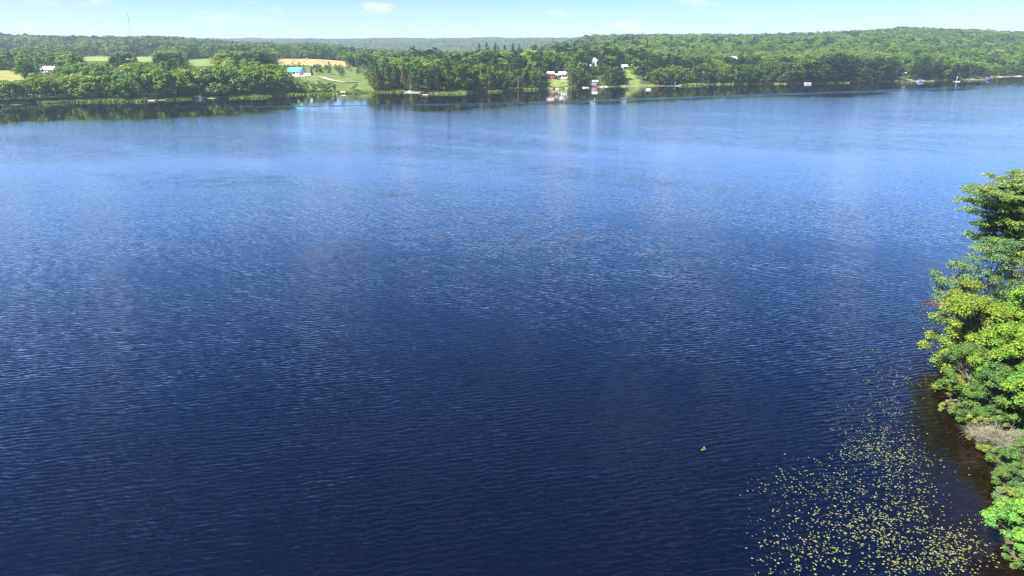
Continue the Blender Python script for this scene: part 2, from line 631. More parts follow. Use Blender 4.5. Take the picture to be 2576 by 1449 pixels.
gx, gy = np.meshgrid(np.arange(26, 150, 0.9), np.arange(14, 112, 0.9))
gz = point_z(gx, gy)
nr, nc = gx.shape
vid = np.arange(nr * nc).reshape(nr, nc)
faces = np.stack([vid[:-1, :-1], vid[:-1, 1:], vid[1:, 1:], vid[1:, :-1]], -1).reshape(-1, 4)
keep = (gz.reshape(-1)[faces] > -3.3).any(1)
M['bank'], N, L, out = nodes_of('bank')
b = N.new('ShaderNodeBsdfPrincipled')
b.inputs['Roughness'].default_value = 0.95
ge = N.new('ShaderNodeNewGeometry')
no = N.new('ShaderNodeTexNoise')
no.inputs['Scale'].default_value = 0.8
no.inputs['Detail'].default_value = 8
L.new(ge.outputs['Position'], no.inputs['Vector'])
cr = N.new('ShaderNodeValToRGB')
cr.color_ramp.elements[0].position = 0.35
cr.color_ramp.elements[0].color = (0.05, 0.035, 0.018, 1)
cr.color_ramp.elements[1].position = 0.68
cr.color_ramp.elements[1].color = (0.09, 0.10, 0.03, 1)
L.new(no.outputs[0], cr.inputs[0])
L.new(cr.outputs[0], b.inputs['Base Color'])
L.new(b.outputs[0], out.inputs['Surface'])
bm_ = mesh_np('bank', np.stack([gx, gy, gz], -1).reshape(-1, 3), faces[keep], M['bank'], True)
tag(link(bpy.data.objects.new('bank', bm_)), kind='structure')

# ------------------------------------------------------------------ water
M['water'], N, L, out = nodes_of('water')
ge = N.new('ShaderNodeNewGeometry')


def nmath(op, a, b_=None, clamp=False):
    n = N.new('ShaderNodeMath')
    n.operation = op
    n.use_clamp = clamp
    for i, v in enumerate((a, b_)):
        if v is None:
            continue
        if isinstance(v, (int, float)):
            n.inputs[i].default_value = v
        else:
            L.new(v, n.inputs[i])
    return n.outputs[0]


def wave_noise(rot, sx, sy, scale, detail, dist, rough=0.5, off=0.0):
    mp = N.new('ShaderNodeMapping')
    mp.vector_type = 'TEXTURE'
    mp.inputs['Rotation'].default_value = (0, 0, math.radians(rot))
    mp.inputs['Scale'].default_value = (1 / sx, 1 / sy, 1)
    mp.inputs['Location'].default_value = (off, off * 1.7, 0)
    L.new(ge.outputs['Position'], mp.inputs[0])
    n = N.new('ShaderNodeTexNoise')
    n.noise_dimensions = '2D'
    n.inputs['Scale'].default_value = scale
    n.inputs['Detail'].default_value = detail
    n.inputs['Roughness'].default_value = rough
    n.inputs['Distortion'].default_value = dist
    L.new(mp.outputs[0], n.inputs['Vector'])
    return nmath('SUBTRACT', n.outputs[0], 0.5)


rip = N.new('ShaderNodeAttribute')
rip.attribute_name = 'ripple'
sha = N.new('ShaderNodeAttribute')
sha.attribute_name = 'shallow'


def wave_train(rot, wavelength, dist, dscale, detail=2.0, off=0.0, sx=1.0):
    mp = N.new('ShaderNodeMapping')
    mp.vector_type = 'TEXTURE'
    mp.inputs['Rotation'].default_value = (0, 0, math.radians(rot))
    mp.inputs['Scale'].default_value = (1 / sx, 1, 1)
    mp.inputs['Location'].default_value = (off, off * 1.7, 0)
    L.new(ge.outputs['Position'], mp.inputs[0])
    n = N.new('ShaderNodeTexWave')
    n.wave_type = 'BANDS'
    n.bands_direction = 'Y'
    n.wave_profile = 'SIN'
    n.inputs['Scale'].default_value = 0.31416 / wavelength
    n.inputs['Distortion'].default_value = dist
    n.inputs['Detail'].default_value = detail
    n.inputs['Detail Scale'].default_value = dscale
    n.inputs['Detail Roughness'].default_value = 0.55
    L.new(mp.outputs[0], n.inputs['Vector'])
    return nmath('SUBTRACT', n.outputs['Fac'], 0.5)


w1 = nmath('MULTIPLY', wave_train(13, 0.58, 7.0, 1.5, sx=0.6), nmath('ADD', wave_noise(10, 0.45, 1.0, 0.30, 2.0, 0.3, off=3), 0.62))
w2 = nmath('MULTIPLY', wave_train(-5, 0.37, 8.0, 1.6, off=31, sx=0.6), nmath('ADD', wave_noise(-10, 0.45, 1.0, 0.42, 2.0, 0.3, off=43), 0.55))
w4 = wave_noise(6, 0.45, 1.0, 3.4, 2.5, 0.6, off=61)
w3 = wave_noise(30, 0.6, 1.0, 0.22, 1.0, 0.2, off=77)
sxn = wave_noise(14, 0.6, 1.0, 1.3, 2.0, 0.5, off=13)
# wind streaks: patches where the ripples are stronger or weaker
st = wave_noise(-32, 0.22, 1.0, 0.035, 3.0, 0.6, off=5)
st2 = wave_noise(8, 0.16, 1.0, 0.02, 3.0, 0.4, off=9)
gust = nmath('ADD', nmath('ADD', nmath('MULTIPLY', st, 1.6), nmath('MULTIPLY', st2, 1.2)), 1.0)
gust = nmath('MAXIMUM', gust, 0.25)
amp = nmath('MULTIPLY', gust, rip.outputs['Fac'])
sy_ = nmath('ADD', nmath('ADD', nmath('MULTIPLY', w1, 0.42), nmath('MULTIPLY', w2, 0.30)), nmath('ADD', nmath('MULTIPLY', w4, 0.30), nmath('ADD', nmath('MULTIPLY', w3, 0.04), nmath('MULTIPLY', nmath('MULTIPLY', wave_train(-52, 2.3, 11.0, 1.3, off=17, sx=0.6), nmath('ADD', wave_noise(-40, 0.5, 1.0, 0.03, 2.0, 0.3, off=19), 0.42)), 0.075))))
sy_ = nmath('MULTIPLY', sy_, amp)
sx_ = nmath('MULTIPLY', nmath('MULTIPLY', sxn, 0.35), amp)
cmb = N.new('ShaderNodeCombineXYZ')
L.new(sx_, cmb.inputs[0])
L.new(sy_, cmb.inputs[1])
cmb.inputs[2].default_value = 1.0
nrm = N.new('ShaderNodeVectorMath')
nrm.operation = 'NORMALIZE'
L.new(cmb.outputs[0], nrm.inputs[0])
mx = N.new('ShaderNodeMix')
mx.data_type = 'RGBA'
L.new(sha.outputs['Fac'], mx.inputs[0])
mx.inputs[6].default_value = (0.0008, 0.0018, 0.0080, 1)
mx.inputs[7].default_value = (0.0065, 0.0030, 0.0010, 1)
df = N.new('ShaderNodeBsdfDiffuse')
L.new(mx.outputs[2], df.inputs['Color'])
gs = N.new('ShaderNodeBsdfGlossy')
gs.inputs['Roughness'].default_value = 0.03
gs.inputs['Color'].default_value = (0.95, 0.96, 1.0, 1)
L.new(nrm.outputs[0], gs.inputs['Normal'])
fr = N.new('ShaderNodeFresnel')
fr.inputs['IOR'].default_value = 1.333
L.new(nrm.outputs[0], fr.inputs['Normal'])
fac = nmath('MINIMUM', nmath('MULTIPLY', nmath('POWER', fr.outputs[0], 1.25), 3.1), 0.83)
ms = N.new('ShaderNodeMixShader')
L.new(fac, ms.inputs[0])
L.new(df.outputs[0], ms.inputs[1])
L.new(gs.outputs[0], ms.inputs[2])
L.new(ms.outputs[0], out.inputs['Surface'])

wa = np.linspace(-1.2, 1.2, 241)
wy = np.concatenate([np.linspace(-60, 130, 110), np.geomspace(131, 1250, 130)])
WA, WY = np.meshgrid(wa, wy)
WX = WA * np.maximum(np.abs(WY), 60) * 1.0
# straight grid near the camera so that every place has water under it
ysw = np.interp(WA, shore_a, shore_y)
calm = np.clip((ysw * (1.0 - 0.0) - WY) / ysw, 0, 1)          # 0 at the far bank, 1 at the camera
lw = (vnoise(WX, WY, 60, 41) - 0.5) * 0.10 + (vnoise(WX * 0.25, WY, 45, 42) - 0.5) * 0.08
t = np.clip((calm + lw - 0.24) / 0.09, 0, 1)
ripple = 0.03 + np.interp(WY, [0, 60, 110, 180, 320, 900], [0.46, 0.42, 0.32, 0.26, 0.22, 0.20]) * t * t * (3 - 2 * t)
pd = point_dist(WX, WY)
shl = np.clip((pd + 7.5) / 7.0, 0, 1) * (pd > -60)
ripple = ripple * (1 - 0.45 * np.clip((pd + 5) / 5, 0, 1))
nr, nc = WX.shape
vid = np.arange(nr * nc).reshape(nr, nc)
faces = np.stack([vid[:-1, :-1], vid[:-1, 1:], vid[1:, 1:], vid[1:, :-1]], -1).reshape(-1, 4)
wm = mesh_np('water', np.stack([WX, WY, np.zeros_like(WX)], -1).reshape(-1, 3), faces, M['water'], True)
for nm, arr in (('ripple', ripple), ('shallow', shl)):
    at_ = wm.attributes.new(nm, 'FLOAT', 'POINT')
    at_.data.foreach_set('value', arr.astype(np.float32).ravel())
tag(link(bpy.data.objects.new('water', wm)), kind='structure')


# ------------------------------------------------------------------ foliage generators (numpy)
def rhombi(c, n, size, aspect, rg, kink=0.0):
    """leaf-shaped faces at centres c with normals n"""
    m = len(c)
    ref = rg.normal(size=(m, 3))
    t = np.cross(n, ref)
    t /= np.linalg.norm(t, axis=1, keepdims=True) + 1e-9
    bt = np.cross(n, t)
    s = (size * np.ones(m))[:, None]
    p = np.empty((m, 4, 3))
    p[:, 0] = c + t * s * 0.5
    p[:, 1] = c + bt * s * 0.5 * aspect + t * s * 0.08
    p[:, 2] = c - t * s * 0.5
    p[:, 3] = c - bt * s * 0.5 * aspect + t * s * 0.08
    return p.reshape(-1, 3)


def unit(v):
    return v / (np.linalg.norm(v, axis=1, keepdims=True) + 1e-9)


def blob_leaves(bc, br, per, size, rg, flat=1.0, up=0.35, jit=0.7, aspect=0.75):
    """leaves over the skin of blobs at bc with radii br"""
    out = []
    for c, r in zip(bc, br):
        k = max(4, int(per * (r / br.mean()) ** 2))
        d = unit(rg.normal(size=(k, 3)))
        d[:, 2] = np.where((d[:, 2] < -0.25) & (rg.random(k) < 0.75), -d[:, 2], d[:, 2])
        rad = r * (0.55 + 0.5 * rg.random(k) ** 0.6)
        pos = c + d * rad[:, None] * np.array([1, 1, flat])
        n = unit(d + np.array([0, 0, up]) + jit * rg.normal(size=(k, 3)) * 0.5)
        out.append(rhombi(pos, n, size * (0.7 + 0.6 * rg.random(k)), aspect, rg))
    return np.concatenate(out)


def broadleaf_blobs(H, rg, n=30, wr=0.34, base=0.22, lop=0.0, rmul=1.0):
    """blob centres of an uneven broadleaf crown"""
    bc, br = [], []
    ph = rg.random(4) * 6.28
    while len(bc) < n:
        z = base + (1 - base) * rg.random() ** 0.85
        t = (z - base) / (1 - base)
        prof = math.sin(math.pi * (0.12 + 0.80 * t) ** 0.85) ** 0.75
        an = rg.random() * 6.283
        lobes = 1 + 0.22 * math.sin(2 * an + ph[0]) + 0.16 * math.sin(3 * an + ph[1] + 4 * t) + 0.12 * math.sin(5 * an + ph[2])
        rr = wr * H * prof * lobes * (0.45 + 0.6 * rg.random() ** 0.5)
        r = H * (0.075 + 0.06 * rg.random()) * rmul
        bc.append((rr * math.cos(an) + lop * H * t, rr * math.sin(an), min(z * H, H - r * 0.8)))
        br.append(r)
    return np.array(bc), np.array(br)


def spruce_leaves(H, rg, per=1.0, wr=0.17, size=0.55):
    out = []
    nl = int(20 * per)
    for i in range(nl):
        t = i / (nl - 1)
        z = H * (0.07 + 0.91 * t)
        R = H * wr * (1 - t) ** 0.85 * (0.85 + 0.3 * rg.random()) + 0.12
        nb = max(5, int(11 * per * (1 - 0.6 * t)))
        for k in range(nb):
            an = rg.random() * 6.283
            m = 5
            f = (np.arange(m) + 0.6) / m
            rad = R * f * (0.8 + 0.35 * rg.random())
            pos = np.stack([np.cos(an) * rad, np.sin(an) * rad, z - 0.38 * rad + rg.normal(size=m) * 0.08], 1)
            nn = unit(np.stack([np.cos(an) * 0.6 * np.ones(m), np.sin(an) * 0.6 * np.ones(m), np.ones(m)], 1) + rg.normal(size=(m, 3)) * 0.4)
            out.append(rhombi(pos, nn, size * (0.8 + 0.5 * rg.random(m)) * (0.6 + 0.6 * (1 - t)), 0.7, rg))
    return np.concatenate(out)


def pine_boughs(H, rg, n=26, base=0.3, wr=0.26, shape=None):
    """irregular near-horizontal boughs of a white pine: list of (start, end)"""
    bs = []
    for i in range(n):
        t = (i + rg.random()) / n
        z = H * (base + (0.97 - base) * t)
        ln = H * wr * (0.45 + 0.75 * rg.random()) * (1.0 if t < 0.7 else max(0.25, (1.02 - t) / 0.32))
        an = rg.random() * 6.283
        if shape is not None:
            ln *= shape(an, t)
        e = np.array([math.cos(an) * ln, math.sin(an) * ln, z + ln * (0.05 + 0.22 * rg.random())])
        bs.append((np.array([0, 0, z]), e))
    return bs


def pine_leaves(H, rg, boughs, per=24, size=0.8, flat=0.35, tuft=1.0, aspect=0.6):
    out = []
    for s, e in boughs:
        ln = np.linalg.norm(e - s)
        k = max(4, int(per * ln / (H * 0.2)))
        f = 0.22 + 0.83 * rg.random(k) ** 0.7
        ctr = s + (e - s) * f[:, None]
        spread = (0.10 * H * 0.5 + 0.22 * ln) * (1.05 - 0.6 * np.abs(f - 0.6))
        o = unit(rg.normal(size=(k, 3))) * (spread * rg.random(k) ** 0.5 * tuft)[:, None]
        o[:, 2] = o[:, 2] * flat + 0.02 * ln
        nn = unit(np.array([0, 0, 1.0]) + rg.normal(size=(k, 3)) * 0.5)
        out.append(rhombi(ctr + o, nn, size * (0.7 + 0.6 * rg.random(k)), aspect, rg))
    return np.concatenate(out)


def cedar_leaves(H, rg, n=700, wr=0.16, size=0.65):
    t = rg.random(n) ** 0.9
    an = rg.random(n) * 6.283
    prof = np.where(t < 0.18, t / 0.18 * 0.8 + 0.2, (1 - (t - 0.18) / 0.82) ** 0.8 + 0.04)
    rib = 1 + 0.22 * np.sin(5 * an + 2.0) + 0.12 * np.sin(9 * an + t * 3)
    rad = H * wr * prof * rib * (0.75 + 0.3 * rg.random(n))
    pos = np.stack([np.cos(an) * rad, np.sin(an) * rad, H * (0.05 + 0.94 * t)], 1)
    nn = unit(np.stack([np.cos(an), np.sin(an), 0.45 * np.ones(n)], 1) + rg.normal(size=(n, 3)) * 0.35)
    # upright sprays
    tt = unit(np.stack([0.25 * np.cos(an), 0.25 * np.sin(an), np.ones(n)], 1) + rg.normal(size=(n, 3)) * 0.25)
    bt = unit(np.cross(nn, tt))
    s = (size * (0.7 + 0.7 * rg.random(n)))[:, None]
    p = np.empty((n, 4, 3))
    p[:, 0], p[:, 2] = pos + tt * s * 0.8, pos - tt * s * 0.5
    p[:, 1], p[:, 3] = pos + bt * s * 0.35, pos - bt * s * 0.35
    return p.reshape(-1, 3)


def quads_of(v):
    return np.arange(len(v)).reshape(-1, 4)


def trunk_mb(H, r, rg, top=0.8, lean=(0, 0), limbs=()):
    mb = MB()
    n = 6
    pts, rad = [], []
    for i in range(n):
        t = i / (n - 1)
        pts.append((lean[0] * t * t + 0.012 * H * math.sin(3 * t + lean[0]), lean[1] * t * t + 0.010 * H * math.sin(4 * t), -0.4 + (H * top + 0.4) * t))
        rad.append(r * (1 - 0.82 * t) * (1.25 if i == 0 else 1))
    mb.tube(pts, rad, 6)
    for e, z0, rr in limbs:
        t = (z0 + 0.4) / (H * top + 0.4)
        t = min(max(t, 0), 0.98)
        k = t * (n - 1)
        i = int(k)
        f = k - i
        s = Vector(pts[i]).lerp(Vector(pts[min(i + 1, n - 1)]), f)
        e = Vector(e)
        mid = s.lerp(e, 0.5) + Vector((0, 0, -0.06 * (e - s).length))
        mb.tube([s, mid, e], [rr, rr * 0.65, rr * 0.2], 4, cap=False)
    return mb


# ---- prototype meshes for the far bank: crown and trunk per kind
PROTO = {}


def make_proto(kind, i):
    rg = np.random.default_rng(100 + 17 * i + sum(map(ord, kind)))
    if kind == 'broadleaf':
        H = 14.0
        bc, br = broadleaf_blobs(H, rg, 34, 0.30 + 0.08 * rg.random(), 0.12 + 0.1 * rg.random())
        lv = blob_leaves(bc, br, 34, 0.85, rg)
        limbs = [(bc[j] * 0.9, H * 0.22 + 0.02 * j, 0.09) for j in range(0, 16, 2)]
        tr = trunk_mb(H, 0.26, rg, 0.75, limbs=limbs)
        return H, lv, tr, 'leaf', 'bark'
    if kind == 'birch':
        H = 14.0
        bc, br = broadleaf_blobs(H, rg, 26, 0.20 + 0.05 * rg.random(), 0.34)
        lv = blob_leaves(bc, br * 0.85, 30, 0.7, rg)
        limbs = [(bc[j] * 0.95, H * 0.4 + 0.1 * j, 0.06) for j in range(0, 14, 2)]
        tr = trunk_mb(H, 0.17, rg, 0.85, (rg.normal() * 0.8, rg.normal() * 0.4), limbs)
        return H, lv, tr, 'leaf', 'bark_white'
    if kind == 'spruce':
        H = 16.0
        lv = spruce_leaves(H, rg, 1.0 + 0.15 * i, 0.16 + 0.03 * rg.random(), 0.85)
        return H, lv, trunk_mb(H, 0.2, rg, 0.93), 'needle', 'bark_dark'
    if kind == 'pine':
        H = 18.0
        bo = pine_boughs(H, rg, 30, 0.24, 0.27)
        lv = pine_leaves(H, rg, bo, 48, 0.95)
        limbs = [(e, s[2], 0.07) for s, e in bo[::2]]
        return H, lv, trunk_mb(H, 0.26, rg, 0.96, limbs=limbs), 'needle', 'bark_dark'
    if kind == 'cedar':
        H = 14.0
        lv = cedar_leaves(H, rg, 760, 0.15 + 0.04 * rg.random(), 0.8)
        return H, lv, trunk_mb(H, 0.2, rg, 0.9), 'needle', 'bark'
    if kind == 'shrub':
        H = 4.0
        bc, br = broadleaf_blobs(H, rg, 16, 0.5, 0.05, rmul=1.5)
        lv = blob_leaves(bc, br, 22, 0.55, rg)
        limbs = [(bc[j] * 0.9, 0.25, 0.05) for j in range(0, 12, 2)]
        return H, lv, trunk_mb(H, 0.1, rg, 0.6, limbs=limbs), 'leaf', 'bark'


for kind, n in (('broadleaf', 6), ('birch', 3), ('spruce', 3), ('pine', 4), ('cedar', 3), ('shrub', 3)):
    PROTO[kind] = []
    for i in range(n):
        H, lv, tr, lm, bk = make_proto(kind, i)
        crown = mesh_np(kind + '_crown', lv, quads_of(lv), M[lm])
        trunk = tr.mesh(kind + '_trunk', M[bk])
        PROTO[kind].append((H, crown, trunk, lv, tr, lm, bk))

# ------------------------------------------------------------------ tree placement on the far bank
VIEW = [  # sight lines that stay open: u0, u1, depth in front of which tops stay below row v
    (-60, 72, 515, 201), (84, 150, 610, 181), (205, 285, 850, 157), (342, 400, 850, 157), (466, 552, 780, 169), (695, 872, 775, 163), (724, 780, 606, 192),
    (782, 905, 600, 207), (868, 930, 640, 187), (1372, 1395, 640, 200), (1394, 1407, 640, 197), (1405, 1432, 645, 201),
    (1483, 1505, 700, 167), (1560, 1582, 690, 184), (1486, 1512, 640, 230), (2262, 2284, 765, 230)]


def view_cap(u, y, wpx):
    """largest allowed top row (smallest v) for a crown of half width wpx at u, depth y"""
    v = 0.0
    for u0, u1, ymax, vmin in VIEW:
        if u0 - wpx * 0.7 < u < u1 + wpx * 0.7 and y < ymax:
            v = max(v, vmin)
    return v


top_u = [-400, 0, 60, 150, 300, 420, 520, 640, 720, 735, 860, 930, 945, 1050, 1150, 1250, 1350, 1440, 1560, 1640, 1760, 1900, 2010, 2060, 2150, 2260, 2400, 2460, 2576, 3000]
top_v = [186, 190, 196, 188, 180, 172, 168, 166, 176, 196, 200, 192, 158, 160, 158, 164, 166, 172, 164, 168, 162, 158, 150, 138, 142, 150, 152, 160, 168, 166]

HOUSES = [  # u, y, clear half width u
    (120, 640, 32), (748, 603, 34), (1383, 634, 15), (1400, 640, 9), (1418, 640, 16), (1494, 700, 14), (1570, 690, 10), (1842, 760, 6),
    (396, 540, 5), (1499, 622, 12), (772, 596, 12), (2274, 768, 7)]


def blocked(u, y):
    f = in_field(np.array([float(u)]), np.array([float(y)]))
    if any(v[0] for k, v in f.items()):
        return True
    for hu, hy, hw in HOUSES:
        if abs(u - hu) < hw and abs(y - hy) < 14:
            return True
    return False


def lerp_col(a, b_, t):
    return tuple(a[i] + (b_[i] - a[i]) * t for i in range(3))


C_LEAF = [(0.060, 0.118, 0.024), (0.085, 0.150, 0.030), (0.120, 0.178, 0.034), (0.155, 0.200, 0.036), (0.050, 0.098, 0.026)]
C_CED = [(0.100, 0.115, 0.030), (0.080, 0.105, 0.028), (0.120, 0.125, 0.034)]
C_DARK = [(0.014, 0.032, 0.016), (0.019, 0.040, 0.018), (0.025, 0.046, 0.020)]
C_PINE = [(0.028, 0.054, 0.023), (0.034, 0.062, 0.026), (0.024, 0.048, 0.022)]


def species_at(u, rr, rg):
    if u < 700:
        return 'broadleaf' if rr < 0.92 else 'birch'
    if u < 940:
        return 'shrub' if rr < 0.45 else ('broadleaf' if rr < 0.9 else 'birch')
    if u < 1180:
        return 'cedar' if rr < 0.48 else ('broadleaf' if rr < 0.78 else ('pine' if rr < 0.92 else 'birch'))
    if u < 1440:
        return 'cedar' if rr < 0.55 else ('broadleaf' if rr < 0.85 else ('spruce' if rr < 0.93 else 'birch'))
    if u < 1560:
        return 'broadleaf' if rr < 0.5 else ('cedar' if rr < 0.8 else 'pine')
    if u < 2030:
        return 'broadleaf' if rr < 0.80 else ('birch' if rr < 0.92 else 'cedar')
    if u < 2470:
        return 'pine' if rr < 0.36 else ('spruce' if rr < 0.66 else 'broadleaf')  # dark pines and spruces stand in for a cloud's shade on this stretch
    return 'broadleaf' if rr < 0.85 else 'spruce'


LAND = [(-400, 'by the roadside bank'), (190, 'above the long green reed strip'), (345, 'behind the pale swim dock'), (470, 'behind the white motorboat'),
        (560, 'above the bright grass spit'), (715, 'below the teal-roofed house'), (870, 'by the open meadow shore'), (1000, 'behind the white dock with gangway'),
        (1100, 'near the flagpole and mossy boulder'), (1200, 'along the unbroken stretch of dark shore'), (1370, 'around the red cottage'), (1440, 'near the blue boathouse'),
        (1560, 'beside the stone-walled lawn'), (1640, 'behind the dock with red kayaks'), (1780, 'above the low grey dock'), (1900, 'near the pontoon boat'),
        (2060, 'in the tall evergreen stand coloured dark as under cloud'), (2260, 'behind the dock with the covered boat'), (2430, 'near the sandy beach')]


def landmark(u):
    nm = LAND[0][1]
    for a_, t_ in LAND:
        if u >= a_:
            nm = t_
    return nm


def col_word(c):
    if c[1] > 0.165:
        return 'bright yellow-green'
    if c[1] > 0.125:
        return 'fresh green'
    if c[1] > 0.09:
        return 'mid green' if c[0] < 0.075 else 'olive green'
    return 'dark green'


KINDW = {'broadleaf': 'round-crowned broadleaf tree', 'birch': 'slender birch with white trunk', 'spruce': 'narrow pointed spruce', 'pine': 'tall layered white pine',
         'cedar': 'upright feathery cedar', 'shrub': 'low leafy shrub'}
NAMEW = {'broadleaf': 'broadleaf_tree', 'birch': 'birch_tree', 'spruce': 'spruce_tree', 'pine': 'pine_tree', 'cedar': 'cedar_tree', 'shrub': 'shrub'}

n_tree = 0


def add_tree(kind, x, y, z, H, col, label=None, group=None, wide=1.0, idx=None):
    global n_tree
    rg = random
    i = rg.randrange(len(PROTO[kind])) if idx is None else idx
    H0, crown, trunk = PROTO[kind][i][:3]
    s = H / H0
    root = empty(NAMEW[kind], (x, y, z - 0.15), rg.random() * 6.283)
    root.scale = (s * wide, s * wide, s)
    c = link(bpy.data.objects.new('crown', crown), root)
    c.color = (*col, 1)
    link(bpy.data.objects.new('trunk', trunk), root)
    u = proj(x, y, z)[0]
    if label is None:
        size_w = '' if kind == 'shrub' else ('tall ' if H > 17.5 else ('small ' if H < 10.5 else ''))
        label = '%s%s %s %s' % (size_w, col_word(col), KINDW[kind].replace('tall ', ''), landmark(u))
        group = '%ss %s' % (NAMEW[kind].replace('_', ' '), landmark(u))
    tag(root, label, 'shrub' if kind == 'shrub' else 'tree', group)
    n_tree += 1
    return root


TREES = []          # (x, y, radius) taken

# hand-placed trees that stand out: kind, u, depth, top row v, colour, label
SPECIAL = [
    ('spruce', 784, 618, 164.5, (0.016, 0.034, 0.018), 'lone dark conical spruce beside the teal-roofed house', 1.25),
    ('spruce', 944, 590, 147, (0.020, 0.042, 0.020), 'tall dark narrow spruce at the edge of the meadow', 1.0),
    ('pine', 1045, 690, 116, C_PINE[0], 'tall round-topped pine rising over the cedars, twin of a neighbour', 0.9),
    ('pine', 1091, 700, 117, C_PINE[2], 'tall flat-topped pine rising over the cedars beside its twin', 0.9),
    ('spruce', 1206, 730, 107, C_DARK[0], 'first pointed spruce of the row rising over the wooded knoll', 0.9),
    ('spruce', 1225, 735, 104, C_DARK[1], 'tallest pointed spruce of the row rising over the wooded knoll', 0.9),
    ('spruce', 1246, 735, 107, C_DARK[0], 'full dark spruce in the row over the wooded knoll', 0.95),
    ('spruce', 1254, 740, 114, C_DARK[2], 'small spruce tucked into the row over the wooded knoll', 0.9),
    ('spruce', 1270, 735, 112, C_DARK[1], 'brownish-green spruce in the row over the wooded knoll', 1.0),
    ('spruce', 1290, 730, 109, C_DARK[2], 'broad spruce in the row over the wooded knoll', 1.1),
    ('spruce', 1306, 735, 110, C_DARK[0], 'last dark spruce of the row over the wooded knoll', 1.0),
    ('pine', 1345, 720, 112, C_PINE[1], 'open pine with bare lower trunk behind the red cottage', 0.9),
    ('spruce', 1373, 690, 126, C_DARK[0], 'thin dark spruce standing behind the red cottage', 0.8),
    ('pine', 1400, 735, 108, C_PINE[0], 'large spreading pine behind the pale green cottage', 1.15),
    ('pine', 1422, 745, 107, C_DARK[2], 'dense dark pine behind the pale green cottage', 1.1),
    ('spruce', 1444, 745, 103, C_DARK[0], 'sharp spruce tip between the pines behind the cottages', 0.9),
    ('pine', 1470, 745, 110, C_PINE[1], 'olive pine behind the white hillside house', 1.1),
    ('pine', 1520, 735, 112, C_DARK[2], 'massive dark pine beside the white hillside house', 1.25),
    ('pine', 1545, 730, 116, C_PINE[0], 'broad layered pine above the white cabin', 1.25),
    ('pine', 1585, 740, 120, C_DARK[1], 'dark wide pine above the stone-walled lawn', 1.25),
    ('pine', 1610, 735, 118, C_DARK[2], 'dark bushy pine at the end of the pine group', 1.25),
    ('spruce', 462, 570, 130, (0.020, 0.042, 0.022), 'dark spruce standing above the leafy bank trees', 1.3),
    ('pine', 162, 665, 132, (0.024, 0.050, 0.026), 'big dark pine beside the pale-roofed bungalow', 1.2),
    ('pine', 122, 690, 134, (0.024, 0.050, 0.026), 'dark pine behind the pale-roofed bungalow roof', 1.1),
    ('pine', 92, 680, 136, (0.028, 0.054, 0.028), 'dark pine at the shaded end of the bungalow', 1.1),
    ('pine', 30, 700, 128, (0.026, 0.052, 0.026), 'broad dark pine behind the golden field', 1.2),
    ('pine', 75, 660, 150, (0.045, 0.062, 0.034), 'brownish pine between the bungalow and the utility pole', 1.2),
    ('pine', 25, 650, 155, (0.030, 0.056, 0.026), 'low spreading pine at the top edge of the golden field', 1.4),
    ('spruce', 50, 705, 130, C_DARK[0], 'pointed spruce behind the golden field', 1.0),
    ('broadleaf', 800, 632, 160, (0.060, 0.090, 0.034), 'olive tree by the driveway utility pole', 1.0),
    ('broadleaf', 826, 625, 166, (0.062, 0.092, 0.034), 'dull green tree at the bend of the driveway', 1.0),
    ('broadleaf', 858, 600, 176, (0.085, 0.130, 0.040), 'light green tree where the driveway ends', 1.0),
    ('spruce', 842, 535, 205, (0.040, 0.075, 0.030), 'small conical evergreen alone on the meadow shore', 1.1),
    ('broadleaf', 803, 545, 203, (0.070, 0.115, 0.034), 'leaning leafy tree at the foot of the meadow', 1.0),
    ('broadleaf', 935, 575, 176, (0.080, 0.120, 0.045), 'pale-trunked tree at the edge of the meadow', 1.0),
    ('broadleaf', 1530, 648, 164, (0.045, 0.080, 0.024), 'big dark round maple over the water beside the lawn', 1.35),
    ('broadleaf', 1552, 650, 170, (0.060, 0.098, 0.026), 'full green maple leaning over the stone-walled lawn', 1.2),
    ('cedar', 1478, 628, 196, (0.105, 0.150, 0.036), 'single bright cone-shaped cedar beside the blue boathouse', 1.5),
    ('birch', 1405, 612, 188, (0.090, 0.110, 0.050), 'thin birch with bare white trunk in front of the cottages', 0.8),
    ('birch', 1424, 616, 172, (0.10, 0.11, 0.06), 'tall bare-trunked birch beside the pale green cottage', 0.7),
    ('broadleaf', 1636, 650, 172, (0.060, 0.105, 0.026), 'leafy round tree at the end of the stone-walled lawn', 1.1),
    ('broadleaf', 1700, 655, 165, (0.070, 0.122, 0.028), 'large round maple above the dock with red kayaks', 1.3),
    ('birch', 1780, 672, 172, (0.045, 0.080, 0.030), 'dark-crowned birch with pale leaning trunk at the water', 0.9),
    ('broadleaf', 2095, 702, 133, (0.022, 0.048, 0.022), 'huge round tree coloured cloud-shade dark in the evergreen stand', 1.35),  # cloud shadow painted into the leaf colour, here and on the next broadleafs
    ('broadleaf', 2125, 706, 138, (0.024, 0.052, 0.024), 'broad tree coloured cloud-shade dark beside the hugest one in the evergreen stand', 1.2),
    ('broadleaf', 2190, 712, 150, (0.024, 0.050, 0.024), 'full tree coloured cloud-shade dark in the middle of the evergreen stand', 1.2),
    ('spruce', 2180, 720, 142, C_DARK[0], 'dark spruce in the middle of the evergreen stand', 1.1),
    ('broadleaf', 2160, 695, 172, (0.040, 0.075, 0.030), 'small rounded tree at the foot of the evergreen stand', 1.1),
    ('spruce', 2300, 765, 132, (0.034, 0.060, 0.028), 'tall ragged spruce above the covered boat', 1.0),
    ('spruce', 2325, 770, 134, (0.038, 0.062, 0.028), 'tall brownish spruce above the covered boat', 1.0),
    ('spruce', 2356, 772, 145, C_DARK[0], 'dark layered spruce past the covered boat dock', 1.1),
    ('spruce', 2418, 790, 150, C_DARK[0], 'dark spruce above the white swim raft', 1.1),
]
